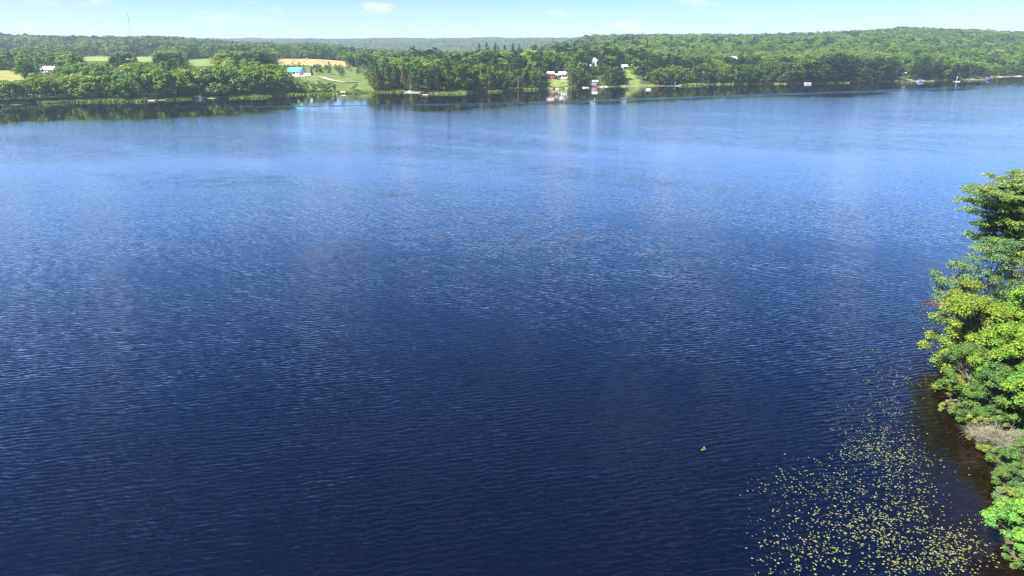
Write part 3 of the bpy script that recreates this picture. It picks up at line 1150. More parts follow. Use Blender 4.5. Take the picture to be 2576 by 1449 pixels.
for kind, u, y, vt, col, lab, wide in SPECIAL:
    x, y, z = placeg(u, y)
    H = max(z_at(vt, y) - z, 3.0)
    add_tree(kind, x, y, z, H, col, lab, None, wide * (2.0 if kind == 'spruce' and 1190 < u < 1460 else (1.45 if kind == 'pine' else 1.15)))
    TREES.append((x, y, 3.2))

# front rows along the water
rr = random.Random(5)
MAXF = 330
cand = []
for off0, off1, step in ((2.0, 6.0, 6.2), (8.0, 14.0, 7.0), (17.0, 25.0, 8.0)):
    u = -70.0
    while u < 2660:
        ys = float(np.interp(a_of_u(u), shore_a, shore_y))
        y = ys + rr.uniform(off0, off1)
        cand.append((u + rr.uniform(-4, 4), y, ys))
        u += step * 1740 / y * rr.uniform(0.8, 1.25)
OPEN_SHORE = [(836, 880, 40), (1150, 1166, 3), (1384, 1432, 14), (1448, 1462, 3), (1486, 1514, 12), (1568, 1628, 60), (1650, 1672, 5), (1716, 1732, 6), (1752, 1776, 6), (2490, 2600, 9), (1108, 1150, 7)]
for u, y, ys in cand:
    if blocked(u, y) and not (700 < u < 900 and rr.random() < 0.5 and y < ys + 16):
        continue
    if any(a0 < u < a1 and y - ys < dd for a0, a1, dd in OPEN_SHORE):
        continue
    x, y, z = placeg(u, y)
    if z < 0.15:
        continue
    if any((x - tx) ** 2 + (y - ty) ** 2 < 3.4 ** 2 for tx, ty, _ in TREES):
        continue
    kind = species_at(u, rr.random(), rr)
    vt = float(np.interp(u, top_u, top_v)) + rr.uniform(-4, 12) + (6 if y - ys < 7 else 0)
    cap = view_cap(u, y, 8)
    vt = max(vt, cap + rr.uniform(0, 6))
    H = z_at(vt, y) - z
    if 215 < u < 400 and rr.random() < 0.12:
        H *= 1.1
    if H < 2.0:
        continue
    if kind in ('pine', 'spruce', 'cedar'):
        H *= rr.uniform(0.9, 1.12)
    if H < 5.5:
        kind = 'shrub'
    H = min(H, 24)
    if kind in ('broadleaf', 'birch', 'shrub'):
        col = lerp_col(rr.choice(C_LEAF), rr.choice(C_LEAF), rr.random())
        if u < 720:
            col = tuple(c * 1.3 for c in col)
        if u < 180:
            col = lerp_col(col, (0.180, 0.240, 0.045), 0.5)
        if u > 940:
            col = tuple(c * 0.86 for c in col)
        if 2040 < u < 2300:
            col = lerp_col(col, (0.03, 0.06, 0.025), 0.7)  # leaf colour pulled darker to imitate cloud shadow on this stand
    elif kind == 'cedar':
        col = lerp_col(rr.choice(C_CED), rr.choice(C_CED), rr.random())
    else:
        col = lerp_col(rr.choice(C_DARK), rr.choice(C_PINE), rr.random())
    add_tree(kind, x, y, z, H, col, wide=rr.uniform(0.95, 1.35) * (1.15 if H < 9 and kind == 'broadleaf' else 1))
    TREES.append((x, y, 3.0))
print('far bank trees', n_tree)

# meadow and field-edge shrubs
for i in range(70):
    u = rr.uniform(705, 935)
    y = rr.uniform(640, 785)
    if u < 780 and y < 650:
        continue
    x, y, z = placeg(u, y)
    vt = proj(x, y, z)[1] - rr.uniform(6, 12)
    if y < 770 and 700 < u < 872:
        vt = max(vt, 162)
    H = z_at(vt, y) - z
    if H < 1.0:
        continue
    add_tree('shrub', x, y, z, min(H, 6), lerp_col((0.075, 0.120, 0.034), (0.12, 0.16, 0.045), rr.random()), 'rounded shrub scattered over the meadow below the golden field', 'meadow shrubs')
    TREES.append((x, y, 2.0))

# ------------------------------------------------------------------ forest mass (instanced)
proto_col = bpy.data.collections.new('forest_prototypes')
fp_kind = []
k = 0
for kind in ('broadleaf', 'birch', 'spruce', 'pine', 'cedar', 'light'):
    for (H, crown, trunk, lv, tr, lm, bk) in PROTO['broadleaf' if kind == 'light' else kind]:
        if kind == 'light':
            lm = 'leaf_light'
        nv = len(lv)
        tv = np.array(tr.v)
        tq = [f for f in tr.f if len(f) == 4]
        V = np.concatenate([lv, tv])
        F = np.concatenate([quads_of(lv), np.array(tq) + nv])
        me = mesh_np('forest_tree', V / H, F)
        me.materials.append(M['forest_' + lm])
        me.materials.append(M[bk])
        me.polygons.foreach_set('material_index', np.concatenate([np.zeros(nv // 4, np.int32), np.ones(len(tq), np.int32)]))
        o = bpy.data.objects.new('forest_tree_%02d' % k, me)
        proto_col.objects.link(o)
        fp_kind.append(kind)
        k += 1
kidx = {kd: [i for i, q in enumerate(fp_kind) if q == kd] for kd in set(fp_kind)}

pts, scl, wid, rot, pid = [], [], [], [], []
frg = np.random.default_rng(99)
taken = np.array([(a_, b_) for a_, b_, _ in TREES])
ysmax = 4700
y = 430.0
bands = []
while y < ysmax:
    sp = 7.4 if y < 900 else (9.5 if y < 1300 else (11.0 if y < 2000 else (12.5 if y < 3000 else 14.0)))
    half = y * 0.80 + 40
    n = int(2 * half / sp)
    xs = np.linspace(-half, half, n) + frg.uniform(-0.45, 0.45, n) * sp
    ysr = y + frg.uniform(-0.45, 0.45, n) * sp
    bands.append(np.stack([xs, ysr], 1))
    y += sp
P = np.concatenate(bands)
s = P[:, 1] - shore_of(P[:, 0], P[:, 1])
P = P[s > 20]
Zp = ground(P[:, 0], P[:, 1])
d = P[:, 1] * CP + (CAMZ - Zp) * SP
Up = 1288 + FPX * P[:, 0] / d
ok = np.ones(len(P), bool)
ff = in_field(Up, P[:, 1])
for kf, m in ff.items():
    ok &= ~m
for hu, hy, hw in HOUSES:
    ok &= ~((np.abs(Up - hu) < hw) & (np.abs(P[:, 1] - hy) < 14))
# a road strip on the left bank, a lane to the teal-roofed house
srel = P[:, 1] - shore_of(P[:, 0], P[:, 1])
ok &= ~((Up < 300) & (srel > 24) & (srel < 36))
ok &= ~((Up > 2488) & (srel < 12))
near = P[:, 1] < 820
for tx, ty in taken:
    m = near & ((P[:, 0] - tx) ** 2 + (P[:, 1] - ty) ** 2 < 9.0)
    ok &= ~m
P, Zp, Up = P[ok], Zp[ok], Up[ok]
n = len(P)
con = vnoise(P[:, 0], P[:, 1], 120, 51) + 0.5 * (vnoise(P[:, 0], P[:, 1], 35, 52) - 0.5)
r1 = frg.random(n)
con = con - 0.16 * ((Up > 1350) & (P[:, 1] > 950)) - 0.2 * (P[:, 1] > 2400)
conif = r1 < np.clip((con - 0.38) * 1.6, 0.12, 0.80)
conif |= (Up > 2040) & (Up < 2420) & (P[:, 1] < 800) & (r1 < 0.6)  # more dark conifers where cloud shadow is imitated by colour
conif |= (Up > 1180) & (Up < 1620) & (P[:, 1] < 780) & (r1 < 0.5)
conif |= (Up < 190) & (P[:, 1] > 640) & (P[:, 1] < 800) & (r1 < 0.6)
hh = frg.uniform(8.5, 17.0, n)
hh = np.where(conif, hh * 1.12, hh)
hh *= 0.8 + 0.4 * vnoise(P[:, 0], P[:, 1], 90, 53)
emer = conif & (frg.random(n) < 0.22) & (P[:, 1] < 1000)
hh = np.where(emer, hh * 1.3, hh)
# keep the sight lines open
vv = np.zeros(n)
for u0, u1, ymax, vmin in VIEW:
    m = (Up > u0 - 5) & (Up < u1 + 5) & (P[:, 1] < ymax)
    vv[m] = np.maximum(vv[m], vmin)
yv = (724.5 - np.maximum(vv, 1)) / FPX
ztop = CAMZ + P[:, 1] * (-SP + yv * CP) / (CP + yv * SP)
hmax = np.where(vv > 0, ztop - Zp - frg.random(n) ** 2 * 7.0, 99)
hh = np.minimum(hh, hmax)
# the skyline of the knoll and the front: do not tower over the hand-placed trees
sk = np.interp(Up, [-400, 600, 930, 1000, 1180, 1200, 1340, 1650, 1700, 2050, 2500, 2700], [134, 134, 140, 138, 134, 128, 130, 132, 142, 144, 148, 148])
sk = sk + frg.uniform(-5, 9, n) - np.maximum(P[:, 1] - 790, 0) * 0.11
m = (P[:, 1] < 1150)
yv = (724.5 - sk) / FPX
zt = CAMZ + P[:, 1] * (-SP + yv * CP) / (CP + yv * SP)
hh = np.where(m, np.minimum(hh, np.maximum(zt - Zp, 6.0)), hh)
keep = (hh > 2.4) & ~((hh < 6.0) & (frg.random(n) < 0.45))
P, Zp, Up, hh, conif = P[keep], Zp[keep], Up[keep], hh[keep], conif[keep]
n = len(P)
# hide what nobody in or near the photograph's viewpoint could see (well behind a crest)
order = np.argsort(P[:, 1])
bins = np.clip(((P[:, 0] / P[:, 1]) * 260 + 300).astype(int), 0, 700)
best = np.full(701, -9.0)
vis = np.zeros(n, bool)
tt = (Zp + hh - CAMZ) / P[:, 1]
for i in order:
    bn = bins[i]
    if tt[i] > best[bn] - 0.012:
        vis[i] = True
    if tt[i] > best[bn]:
        best[bn] = tt[i]
P, Zp, Up, hh, conif = P[vis], Zp[vis], Up[vis], hh[vis], conif[vis]
n = len(P)
print('forest instances', n)
pid = np.empty(n, np.int32)
ck = np.array(kidx['spruce'] + kidx['pine'] + kidx['pine'])
bk_ = np.array(kidx['broadleaf'] * 4 + kidx['birch'] + kidx['cedar'])
pid[conif] = frg.choice(ck, conif.sum())
pid[~conif] = frg.choice(bk_, (~conif).sum())
lt = vnoise(P[:, 0], P[:, 1], 75, 54) + 0.6 * (frg.random(n) - 0.5)
lt = (~conif) & (lt > np.where((Up < 720) & (P[:, 1] < 860), 0.30, 0.58))
pid[lt] = frg.choice(np.array(kidx['light']), lt.sum())
fm = bpy.data.meshes.new('forest')
fm.vertices.add(n)
fm.vertices.foreach_set('co', np.stack([P[:, 0], P[:, 1], Zp - 0.1], -1).astype(np.float32).ravel())
wd = frg.uniform(0.95, 1.35, n) * np.where(P[:, 1] > 1500, 1.25, 1.0) * np.where(hh < 7, 1.3, 1.0)
for nm, tp, arr in (('height', 'FLOAT', hh), ('spread', 'FLOAT', hh * wd), ('turn', 'FLOAT', frg.random(n) * 6.283)):
    at_ = fm.attributes.new(nm, tp, 'POINT')
    at_.data.foreach_set('value', arr.astype(np.float32))
at_ = fm.attributes.new('kindex', 'INT', 'POINT')
at_.data.foreach_set('value', pid)
forest = link(bpy.data.objects.new('forest', fm))
tag(forest, 'mixed green forest covering the hills beyond the far shore', 'forest', kind='stuff')
ng = bpy.data.node_groups.new('scatter', 'GeometryNodeTree')
ng.interface.new_socket('Geometry', in_out='INPUT', socket_type='NodeSocketGeometry')
ng.interface.new_socket('Geometry', in_out='OUTPUT', socket_type='NodeSocketGeometry')
gn, gl = ng.nodes, ng.links
gi, go = gn.new('NodeGroupInput'), gn.new('NodeGroupOutput')
iop = gn.new('GeometryNodeInstanceOnPoints')
ci = gn.new('GeometryNodeCollectionInfo')
ci.inputs['Collection'].default_value = proto_col
ci.inputs['Separate Children'].default_value = True
ci.inputs['Reset Children'].default_value = True


def gattr(name, tp):
    a_ = gn.new('GeometryNodeInputNamedAttribute')
    a_.data_type = tp
    a_.inputs['Name'].default_value = name
    return a_.outputs['Attribute']


gl.new(gi.outputs[0], iop.inputs['Points'])
gl.new(ci.outputs[0], iop.inputs['Instance'])
iop.inputs['Pick Instance'].default_value = True
gl.new(gattr('kindex', 'INT'), iop.inputs['Instance Index'])
cr_ = gn.new('ShaderNodeCombineXYZ')
gl.new(gattr('turn', 'FLOAT'), cr_.inputs[2])
gl.new(cr_.outputs[0], iop.inputs['Rotation'])
cs_ = gn.new('ShaderNodeCombineXYZ')
sp_ = gattr('spread', 'FLOAT')
gl.new(sp_, cs_.inputs[0])
gl.new(sp_, cs_.inputs[1])
gl.new(gattr('height', 'FLOAT'), cs_.inputs[2])
gl.new(cs_.outputs[0], iop.inputs['Scale'])
gl.new(iop.outputs[0], go.inputs[0])
md = forest.modifiers.new('scatter', 'NODES')
md.node_group = ng

# ------------------------------------------------------------------ the wooded point on the right, close to the viewpoint
def near_base(u, v):
    x, y = on_water(u, v)
    z = float(point_z(np.array([x]), np.array([y]))[0])
    for _ in range(3):
        y = -(CAMZ - z) / q_of_v(v)
        d = y * CP + (CAMZ - z) * SP
        x = (u - 1288.0) / FPX * d
        z = float(point_z(np.array([x]), np.array([y]))[0])
    return x, y, z


def near_broadleaf(name, label, ub, vb, vt, wr, col, seed, n=38, per=330, size=0.24, base=0.18, lean=(0, 0), bark='bark', flat=0.75, rmul=1.0, trunk_r=0.16, H=None, xyz=None, cat='tree', aspect=0.7, bare=6):
    rg = np.random.default_rng(seed)
    x, y, z = near_base(ub, vb) if xyz is None else xyz
    if H is None:
        H = z_at(vt, y) - z
    if cat == 'tree':
        n, rmul, per = int(n * 1.7), rmul * 0.74, int(per * 0.62)
    bc, br = broadleaf_blobs(H, rg, n, wr, base, rmul=rmul)
    bc[:, 0] += lean[0] * (bc[:, 2] / H) ** 1.3
    bc[:, 1] += lean[1] * (bc[:, 2] / H) ** 1.3
    per = int(per * 1.6)
    size = size * 0.76
    lv = blob_leaves(bc, br, per, size, rg, flat=flat, up=0.75, jit=0.9, aspect=aspect)
    # loose leaves that break the outline
    k = len(lv) // 4 // 9
    j = rg.integers(0, len(bc), k)
    off = unit(rg.normal(size=(k, 3))) * (br[j] * (1.0 + 0.55 * rg.random(k)))[:, None] * np.array([1, 1, flat])
    lv = np.concatenate([lv, rhombi(bc[j] + off, unit(rg.normal(size=(k, 3)) + np.array([0, 0, 0.8])), size * (0.6 + 0.6 * rg.random(k)), aspect, rg)])
    root = empty(name, (x, y, z - 0.2))
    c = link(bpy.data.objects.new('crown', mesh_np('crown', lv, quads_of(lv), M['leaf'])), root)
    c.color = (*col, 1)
    limbs = []
    for j in range(len(bc)):
        e = bc[j]
        limbs.append((e, max(0.3, e[2] - 0.32 * H * (0.5 + rg.random())), 0.022 * trunk_r / 0.16 * 2 + 0.02))
    for j in range(bare):
        e = bc[rg.integers(0, len(bc))] * np.array([1.15, 1.15, 1.0]) + rg.normal(size=3) * 0.3
        limbs.append((e, max(0.3, e[2] - 1.0), 0.03))
    trunk_mb(H, trunk_r, rg, 0.8, lean, limbs).build('trunk', M[bark], root)
    tag(root, label, cat)
    return root


def near_pine(name, label, ub, vb, vt, col, seed, n=44, base=0.32, wr=0.24, lean=(0, 0), shape=None, tuft_n=56, bark='bark_dark', size=0.26, trunk_r=0.24):
    rg = np.random.default_rng(seed)
    x, y, z = near_base(ub, vb)
    H = z_at(vt, y) - z
    bo = pine_boughs(H, rg, n, base, wr, shape)
    out, limbs = [], []
    for s_, e in bo:
        t = s_[2] / H
        sh = np.array([lean[0] * t * t, lean[1] * t * t, 0])
        s2, e2 = s_ + sh, e + sh
        ln = np.linalg.norm(e2 - s2)
        limbs.append((e2 - (e2 - s2) * 0.1, s2[2], 0.05 if ln > 2 else 0.03))
        side = unit(np.cross((e2 - s2)[None], np.array([[0, 0, 1.0]])))[0]
        nt = max(3, int(ln * 2.3))
        for j in range(nt):
            f = 0.3 + 0.75 * (j + rg.random()) / nt
            c0 = s2 + (e2 - s2) * f + side * rg.normal() * 0.22 * ln * (1.05 - 0.5 * f) + np.array([0, 0, rg.normal() * 0.12])
            rad = 0.38 + 0.34 * rg.random()
            k = int(tuft_n * rad / 0.5)
            d = unit(rg.normal(size=(k, 3)))
            d[:, 2] = np.abs(d[:, 2]) * np.where(rg.random(k) < 0.75, 1, -1)
            pos = c0 + d * (rad * rg.random(k) ** 0.45)[:, None] * np.array([1.15, 1.15, 0.42])
            nn = unit(d * 0.4 + np.array([0, 0, 0.9]) + rg.normal(size=(k, 3)) * 0.45)
            out.append(rhombi(pos, nn, size * (0.7 + 0.6 * rg.random(k)), 0.42, rg))
    lv = np.concatenate(out)
    root = empty(name, (x, y, z - 0.2))
    c = link(bpy.data.objects.new('crown', mesh_np('crown', lv, quads_of(lv), M['needle'])), root)
    c.color = (*col, 1)
    # dead snag branches low on the trunk
    for j in range(7):
        zz = H * (0.2 + 0.25 * rg.random())
        an = rg.random() * 6.283
        limbs.append((np.array([math.cos(an) * 1.3, math.sin(an) * 1.3, zz + 0.1]), zz, 0.025))
    trunk_mb(H, trunk_r, rg, 0.97, lean, limbs).build('trunk', M[bark], root)
    tag(root, label, 'tree')
    return root


def left_heavy(an, t):
    return 1.0 + 0.7 * max(0, math.cos(an - math.pi)) * (0.45 < t < 0.92)


PINE_COL = (0.150, 0.215, 0.050)
near_pine('pine_tree', 'tall yellow-green pine with dark bare trunk on the wooded point', 2516, 792, 412, PINE_COL, 301, 96, 0.36, 0.25, (0.9, 0))
near_pine('pine_tree', 'tall pine with a lone spiky leader and long side bough on the wooded point', 2494, 786, 420, (0.140, 0.205, 0.055), 302, 84, 0.46, 0.25, (-0.6, 0), left_heavy)
near_pine('pine_tree', 'tall pine rising behind the others at the inner end of the wooded point', 2590, 770, 436, PINE_COL, 303, 80, 0.36, 0.24)
near_pine('pine_tree', 'slim half-bare pine between the tall pines on the wooded point', 2548, 800, 470, (0.130, 0.190, 0.052), 305, 44, 0.45, 0.16)
near_broadleaf('aspen_tree', 'blue-green loose aspen standing in front of the tall pines', 2462, 838, 588, 0.24, (0.110, 0.180, 0.070), 311, 34, 190, 0.22, 0.26, (-0.5, 0), 'bark', 0.62, 0.8, 0.12)
near_broadleaf('aspen_tree', 'pale airy aspen leaning out over the water', 2412, 852, 652, 0.26, (0.130, 0.200, 0.085), 312, 26, 150, 0.20, 0.30, (-2.2, 0), 'bark', 0.6, 0.8, 0.10)
near_broadleaf('leafy_tree', 'yellowish young tree at the tip of the wooded point', 2424, 880, 700, 0.26, (0.175, 0.215, 0.040), 313, 22, 200, 0.22, 0.16, (-0.9, 0), 'bark', 0.7, 0.9, 0.09)
near_broadleaf('leafy_tree', 'olive feathery tree at the pines\' feet on the wooded point', 2560, 862, 640, 0.22, (0.130, 0.155, 0.062), 314, 30, 190, 0.20, 0.22, (0, 0), 'bark', 0.8, 0.8, 0.12)
near_broadleaf('maple_tree', 'broad bright maple overhanging the water at the wooded point', 2428, 950, 742, 0.36, (0.165, 0.230, 0.034), 321, 44, 300, 0.24, 0.10, (-1.0, 0), trunk_r=0.15)
near_broadleaf('maple_tree', 'lime green maple crowded between the overhanging maple and the pines', 2490, 940, 760, 0.36, (0.160, 0.235, 0.032), 322, 40, 300, 0.24, 0.12, trunk_r=0.15)
near_broadleaf('maple_tree', 'tall fresh green maple against the dark pine trunks', 2566, 952, 712, 0.30, (0.130, 0.230, 0.034), 323, 44, 300, 0.25, 0.14, trunk_r=0.18)
near_broadleaf('maple_tree', 'lush sunlit maple above the dark hollow on the wooded point', 2530, 1020, 818, 0.36, (0.150, 0.240, 0.032), 324, 46, 320, 0.25, 0.16, trunk_r=0.17)
near_broadleaf('maple_tree', 'spreading maple filling the inner side of the wooded point', 2600, 1030, 830, 0.38, (0.140, 0.230, 0.032), 325, 46, 300, 0.25, 0.14, trunk_r=0.17)
near_broadleaf('maple_tree', 'maple with single low bright bough over the dark hollow', 2588, 1090, 925, 0.34, (0.140, 0.235, 0.034), 326, 34, 300, 0.24, 0.42, (-0.6, 0), trunk_r=0.13)
near_broadleaf('leafy_tree', 'deep green tree tinted as if shaded on the waterline of the wooded point', 2430, 1000, 862, 0.38, (0.090, 0.150, 0.034), 327, 36, 280, 0.22, 0.06, (-0.4, 0), trunk_r=0.11)  # shade of the hollow put into a darker leaf colour
near_broadleaf('leafy_tree', 'leafy tree tinted shade-dark in the hollow behind the shoreline shrubs', 2486, 1050, 915, 0.42, (0.075, 0.140, 0.034), 328, 36, 280, 0.22, 0.06, trunk_r=0.11)  # leaves darkened to stand in for shade in the hollow


def near_fir(label, ub, vb, vt, col, seed):
    rg = np.random.default_rng(seed)
    x, y, z = near_base(ub, vb)
    H = z_at(vt, y) - z
    lv = spruce_leaves(H, rg, 2.0, 0.26, 0.30)
    root = empty('fir_tree', (x, y, z - 0.2))
    c = link(bpy.data.objects.new('crown', mesh_np('crown', lv, quads_of(lv), M['needle'])), root)
    c.color = (*col, 1)
    trunk_mb(H, 0.08, rg, 0.93).build('trunk', M['bark_dark'], root)
    tag(root, label, 'tree')


near_fir('small feathery fir among the maples of the wooded point', 2452, 990, 868, (0.060, 0.120, 0.040), 331)
near_fir('short dark fir beside the feathery fir on the wooded point', 2478, 1010, 905, (0.050, 0.105, 0.038), 332)

# waterside shrubs: u, v of the foot, height, spread, colour, label
SHR = [
    (2392, 985, 2.2, 0.55, (0.170, 0.200, 0.050), 'pale leafy shrub drooping over brown shallows at the point'),
    (2416, 1008, 2.0, 0.55, (0.165, 0.220, 0.040), 'bright shrub above the fallen log'),
    (2382, 1034, 1.0, 0.9, (0.170, 0.200, 0.055), 'low olive shrub growing out over the water below the fallen log'),
    (2434, 1058, 1.8, 0.6, (0.080, 0.140, 0.036), 'shade-tinted green shrub at the mouth of the shady hollow'),  # hollow's shade carried by the darker leaf colour
    (2470, 1080, 1.5, 0.7, (0.185, 0.225, 0.060), 'light green shrub at the outer side of the grey dead bush'),
    (2500, 1072, 1.6, 0.7, (0.120, 0.180, 0.040), 'leafy green shrub behind the grey dead bush'),
    (2545, 1085, 2.0, 0.6, (0.110, 0.180, 0.040), 'tall leafy shrub at the inner side of the grey dead bush'),
    (2462, 1108, 0.9, 0.9, (0.190, 0.215, 0.075), 'low pale shrub lining the brown shallows'),
    (2492, 1150, 1.0, 0.9, (0.150, 0.210, 0.050), 'lime shrub under the grey dead bush'),
    (2540, 1185, 2.0, 0.6, (0.085, 0.150, 0.040), 'shade-tinted deep green shrub below the grey dead bush'),  # shade below the dead bush painted as darker leaves
    (2576, 1160, 2.2, 0.6, (0.090, 0.160, 0.040), 'full shrub on the slope beside the grey dead bush'),  # leaf colour lowered for the same painted shade
    (2526, 1222, 1.5, 0.7, (0.080, 0.140, 0.038), 'shrub tinted shade-dark overhanging black water'),  # bank shade painted into the leaf colour
    (2572, 1225, 1.8, 0.7, (0.085, 0.150, 0.038), 'broad shade-tinted shrub on the bank over black water'),  # darker leaves imitate the shade on this bank
    (2534, 1275, 1.6, 0.6, (0.150, 0.180, 0.065), 'olive shrub with bare twigs above the maple sapling'),
    (2580, 1290, 1.8, 0.6, (0.120, 0.180, 0.045), 'green shrub behind the maple sapling'),
    (2570, 1425, 1.2, 0.8, (0.090, 0.150, 0.040), 'low shrub at the foot of the vivid young maple'),
    (2480, 1122, 0.8, 0.9, (0.190, 0.215, 0.075), 'pale shrub mixed into the grey dead bush'),
]
for i, (u, v, h, sp, col, lab) in enumerate(SHR):
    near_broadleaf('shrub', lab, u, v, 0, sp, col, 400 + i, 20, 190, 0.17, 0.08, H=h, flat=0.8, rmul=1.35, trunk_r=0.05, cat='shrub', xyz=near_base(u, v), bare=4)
near_broadleaf('maple_sapling', 'vivid green young maple spreading over the water\'s edge', 2600, 1420, 0, 0.62, (0.120, 0.250, 0.045), 430, 40, 330, 0.21, 0.20, H=3.6, flat=0.6, rmul=1.25, trunk_r=0.08, xyz=near_base(2592, 1392), bare=2)
near_broadleaf('maple_sapling', 'second young maple up the bank behind the vivid one', 2640, 1330, 0, 0.45, (0.120, 0.230, 0.045), 431, 34, 300, 0.22, 0.16, H=4.2, flat=0.65, rmul=1.2, trunk_r=0.09, xyz=near_base(2640, 1330), bare=2)

# undergrowth: a continuous cover of small leaves over the bank
ug = np.random.default_rng(77)
k = 40000
px = ug.uniform(22, 92, k)
py = ug.uniform(14, 84, k)
pz = point_z(px, py)
m = (point_dist(px, py) > 0.1) & (pz > 0.05)
px, py, pz = px[m], py[m], pz[m]
hgt = (0.15 + 0.9 * vnoise(px, py, 1.6, 61)) * ug.random(len(px)) ** 0.6
c = np.stack([px, py, pz + hgt], 1)
lv = rhombi(c, unit(ug.normal(size=c.shape) * 0.55 + np.array([0, 0, 1.0])), 0.30 * (0.6 + 0.7 * ug.random(len(c))), 0.7, ug)
o = link(bpy.data.objects.new('undergrowth', mesh_np('undergrowth', lv, quads_of(lv), M['leaf'])))
o.color = (0.085, 0.135, 0.036, 1)
tag(o, 'ferns and low undergrowth covering the bank of the wooded point', 'undergrowth', kind='stuff')

# grey dead bush
bx, by, bz = near_base(2512, 1128)
rg = np.random.default_rng(55)
root = empty('dead_bush', (bx, by, bz))
st_ = MB()
tw = MB()
for i in range(46):
    an = rg.random() * 6.283
    ln = 1.5 + 1.6 * rg.random()
    e = Vector((math.cos(an) * ln - 0.5, math.sin(an) * ln * 0.9, 0.7 + 1.2 * rg.random()))
    mid = e * 0.5 + Vector((0, 0, 0.45))
    st_.tube([(0.9 + rg.normal() * 0.15, rg.normal() * 0.2, -0.1), mid, e], [0.022, 0.015, 0.007], 4, cap=False)
    for j in range(24):
        f = 0.35 + 0.65 * rg.random()
        s0 = mid.lerp(e, (f - 0.35) / 0.65)
        dr = Vector(rg.normal(size=3)) * 0.40 + (e - mid).normalized() * 0.55
        s1 = s0 + dr * (0.6 + 0.6 * rg.random())
        tw.tube([s0, s0.lerp(s1, 0.5) + Vector(rg.normal(size=3)) * 0.05, s1], [0.009, 0.007, 0.004], 3, cap=False)
root.scale = (0.72, 0.72, 0.8)
M['dead_twig'] = bark_material('dead_twig', (0.16, 0.135, 0.11), (0.30, 0.26, 0.21))
st_.build('stem', M['dead_twig'], root)
tw.build('twig', M['dead_twig'], root)
tag(root, 'grey leafless dead bush sprawling on the shore of the point', 'bush')

# rust-brown dead bough sticking out from the overhanging maple
x, y, z = near_base(2440, 946)
ry = y
rz = z_at(764, ry)
rx = (2346 - 1288.0) / FPX * (ry * CP + (CAMZ - rz) * SP)
rg = np.random.default_rng(56)
k = 90
pp = np.stack([rg.uniform(-1.0, 0.7, k), rg.normal(size=k) * 0.30, rg.normal(size=k) * 0.10], 1)
lv = rhombi(pp, unit(rg.normal(size=(k, 3)) + np.array([0, 0, 0.7])), 0.2, 0.5, rg)
root = empty('dead_bough', (rx, ry, rz))
c = link(bpy.data.objects.new('dead_leaves', mesh_np('dead_leaves', lv, quads_of(lv), M['leaf'])), root)
c.color = (0.15, 0.062, 0.030, 1)
MB().tube([(-0.9, 0, 0), (0.6, 0, -0.05), (3.2, 0.1, -0.6)], [0.015, 0.03, 0.05], 5).build('branch', M['bark'], root)
tag(root, 'rust-brown dead bough poking out from the overhanging maple', 'branch')

# fallen log on the shore
x, y, z = near_base(2398, 1012)
MB_log = MB().tube([(-0.7, 0.1, 0.05), (-0.2, 0, 0.10), (0.8, -0.1, 0.22), (2.0, -0.1, 0.4)], [0.06, 0.10, 0.12, 0.11], 8)
MB_log.tube([(-0.2, 0, 0.2), (-0.5, 0.3, 0.65)], [0.05, 0.02], 5)
o = MB_log.build('fallen_log', M['bark'])
o.location = (x, y, max(z, 0.0))
tag(o, 'short brown fallen log at the brown shallows', 'log')

# ------------------------------------------------------------------ lily pads
def pad_mesh(seed):
    rg = np.random.default_rng(seed)
    v = [(0, 0, 0.012)]
    n = 11
    for i in range(n):
        an = 0.28 + (6.283 - 0.56) * i / (n - 1)
        r = 0.5 * (0.92 + 0.12 * rg.random())
        v.append((r * math.cos(an), r * math.sin(an) * 0.86, 0.012 + (0.05 * rg.random() if rg.random() < 0.5 else 0)))
    f = [(0, i, i + 1) for i in range(1, n)]
    return v, f


pad_protos = []
M['lily_pad'] = leaf_material('lily_pad', 'object', transl=0.05, var=0.0)
for i in range(4):
    v, f = pad_mesh(600 + i)
    pad_protos.append((v, f, mesh_np('lily_pad', v, f, M['lily_pad'])))
lr = np.random.default_rng(88)
pads = []
zones = [  # u0, v0, spread u, spread v, clumps, pads per clump
    (2150, 1330, 150, 80, 230, 3.6), (2330, 1385, 95, 55, 130, 4.0), (2215, 1130, 75, 65, 190, 2.8), (2060, 1225, 110, 60, 150, 1.8), (2280, 1210, 60, 70, 110, 2.8),
    (2240, 960, 65, 75, 110, 2.0), (2290, 800, 45, 60, 45, 1.7), (2420, 1400, 45, 38, 30, 4.0), (1990, 1400, 60, 40, 50, 3.0)]
for u0, v0, su, sv, nc_, pc in zones:
    for _ in range(nc_):
        u = u0 + lr.normal() * su * 0.75
        v = v0 + lr.normal() * sv * 0.75
        if v > 1560 or u < 1800 or (v > 1180 and u < 1880):
            continue
        x, y = on_water(u, v)
        yel = lr.random()
        for _ in range(1 + lr.poisson(pc - 1)):
            px_, py_ = x + lr.normal() * 0.55, y + lr.normal() * 0.42
            if float(point_dist(np.array([px_]), np.array([py_]))[0]) > -1.2:
                continue
            pads.append((px_, py_, 0.038 + 0.050 * lr.random() ** 1.5, yel))
for u, v in ((1767, 1131), (1771, 1126), (1773, 1130), (1766, 1133)):
    x, y = on_water(u, v)
    pads.append((x, y, 0.10, 0.9))
pads = [p for p in pads if proj(p[0], p[1], 0)[1] < 1475]


def pad_kind(yel):
    if yel > 0.45:
        return (0.150, 0.165, 0.040), 'yellow-green lily pad afloat in the patch off the wooded point', 'yellow-green lily pads'
    if yel > 0.2:
        return (0.145, 0.115, 0.075), 'tan faded lily pad afloat in the patch off the wooded point', 'tan lily pads'
    return (0.100, 0.150, 0.045), 'plain green lily pad afloat in the patch off the wooded point', 'green lily pads'


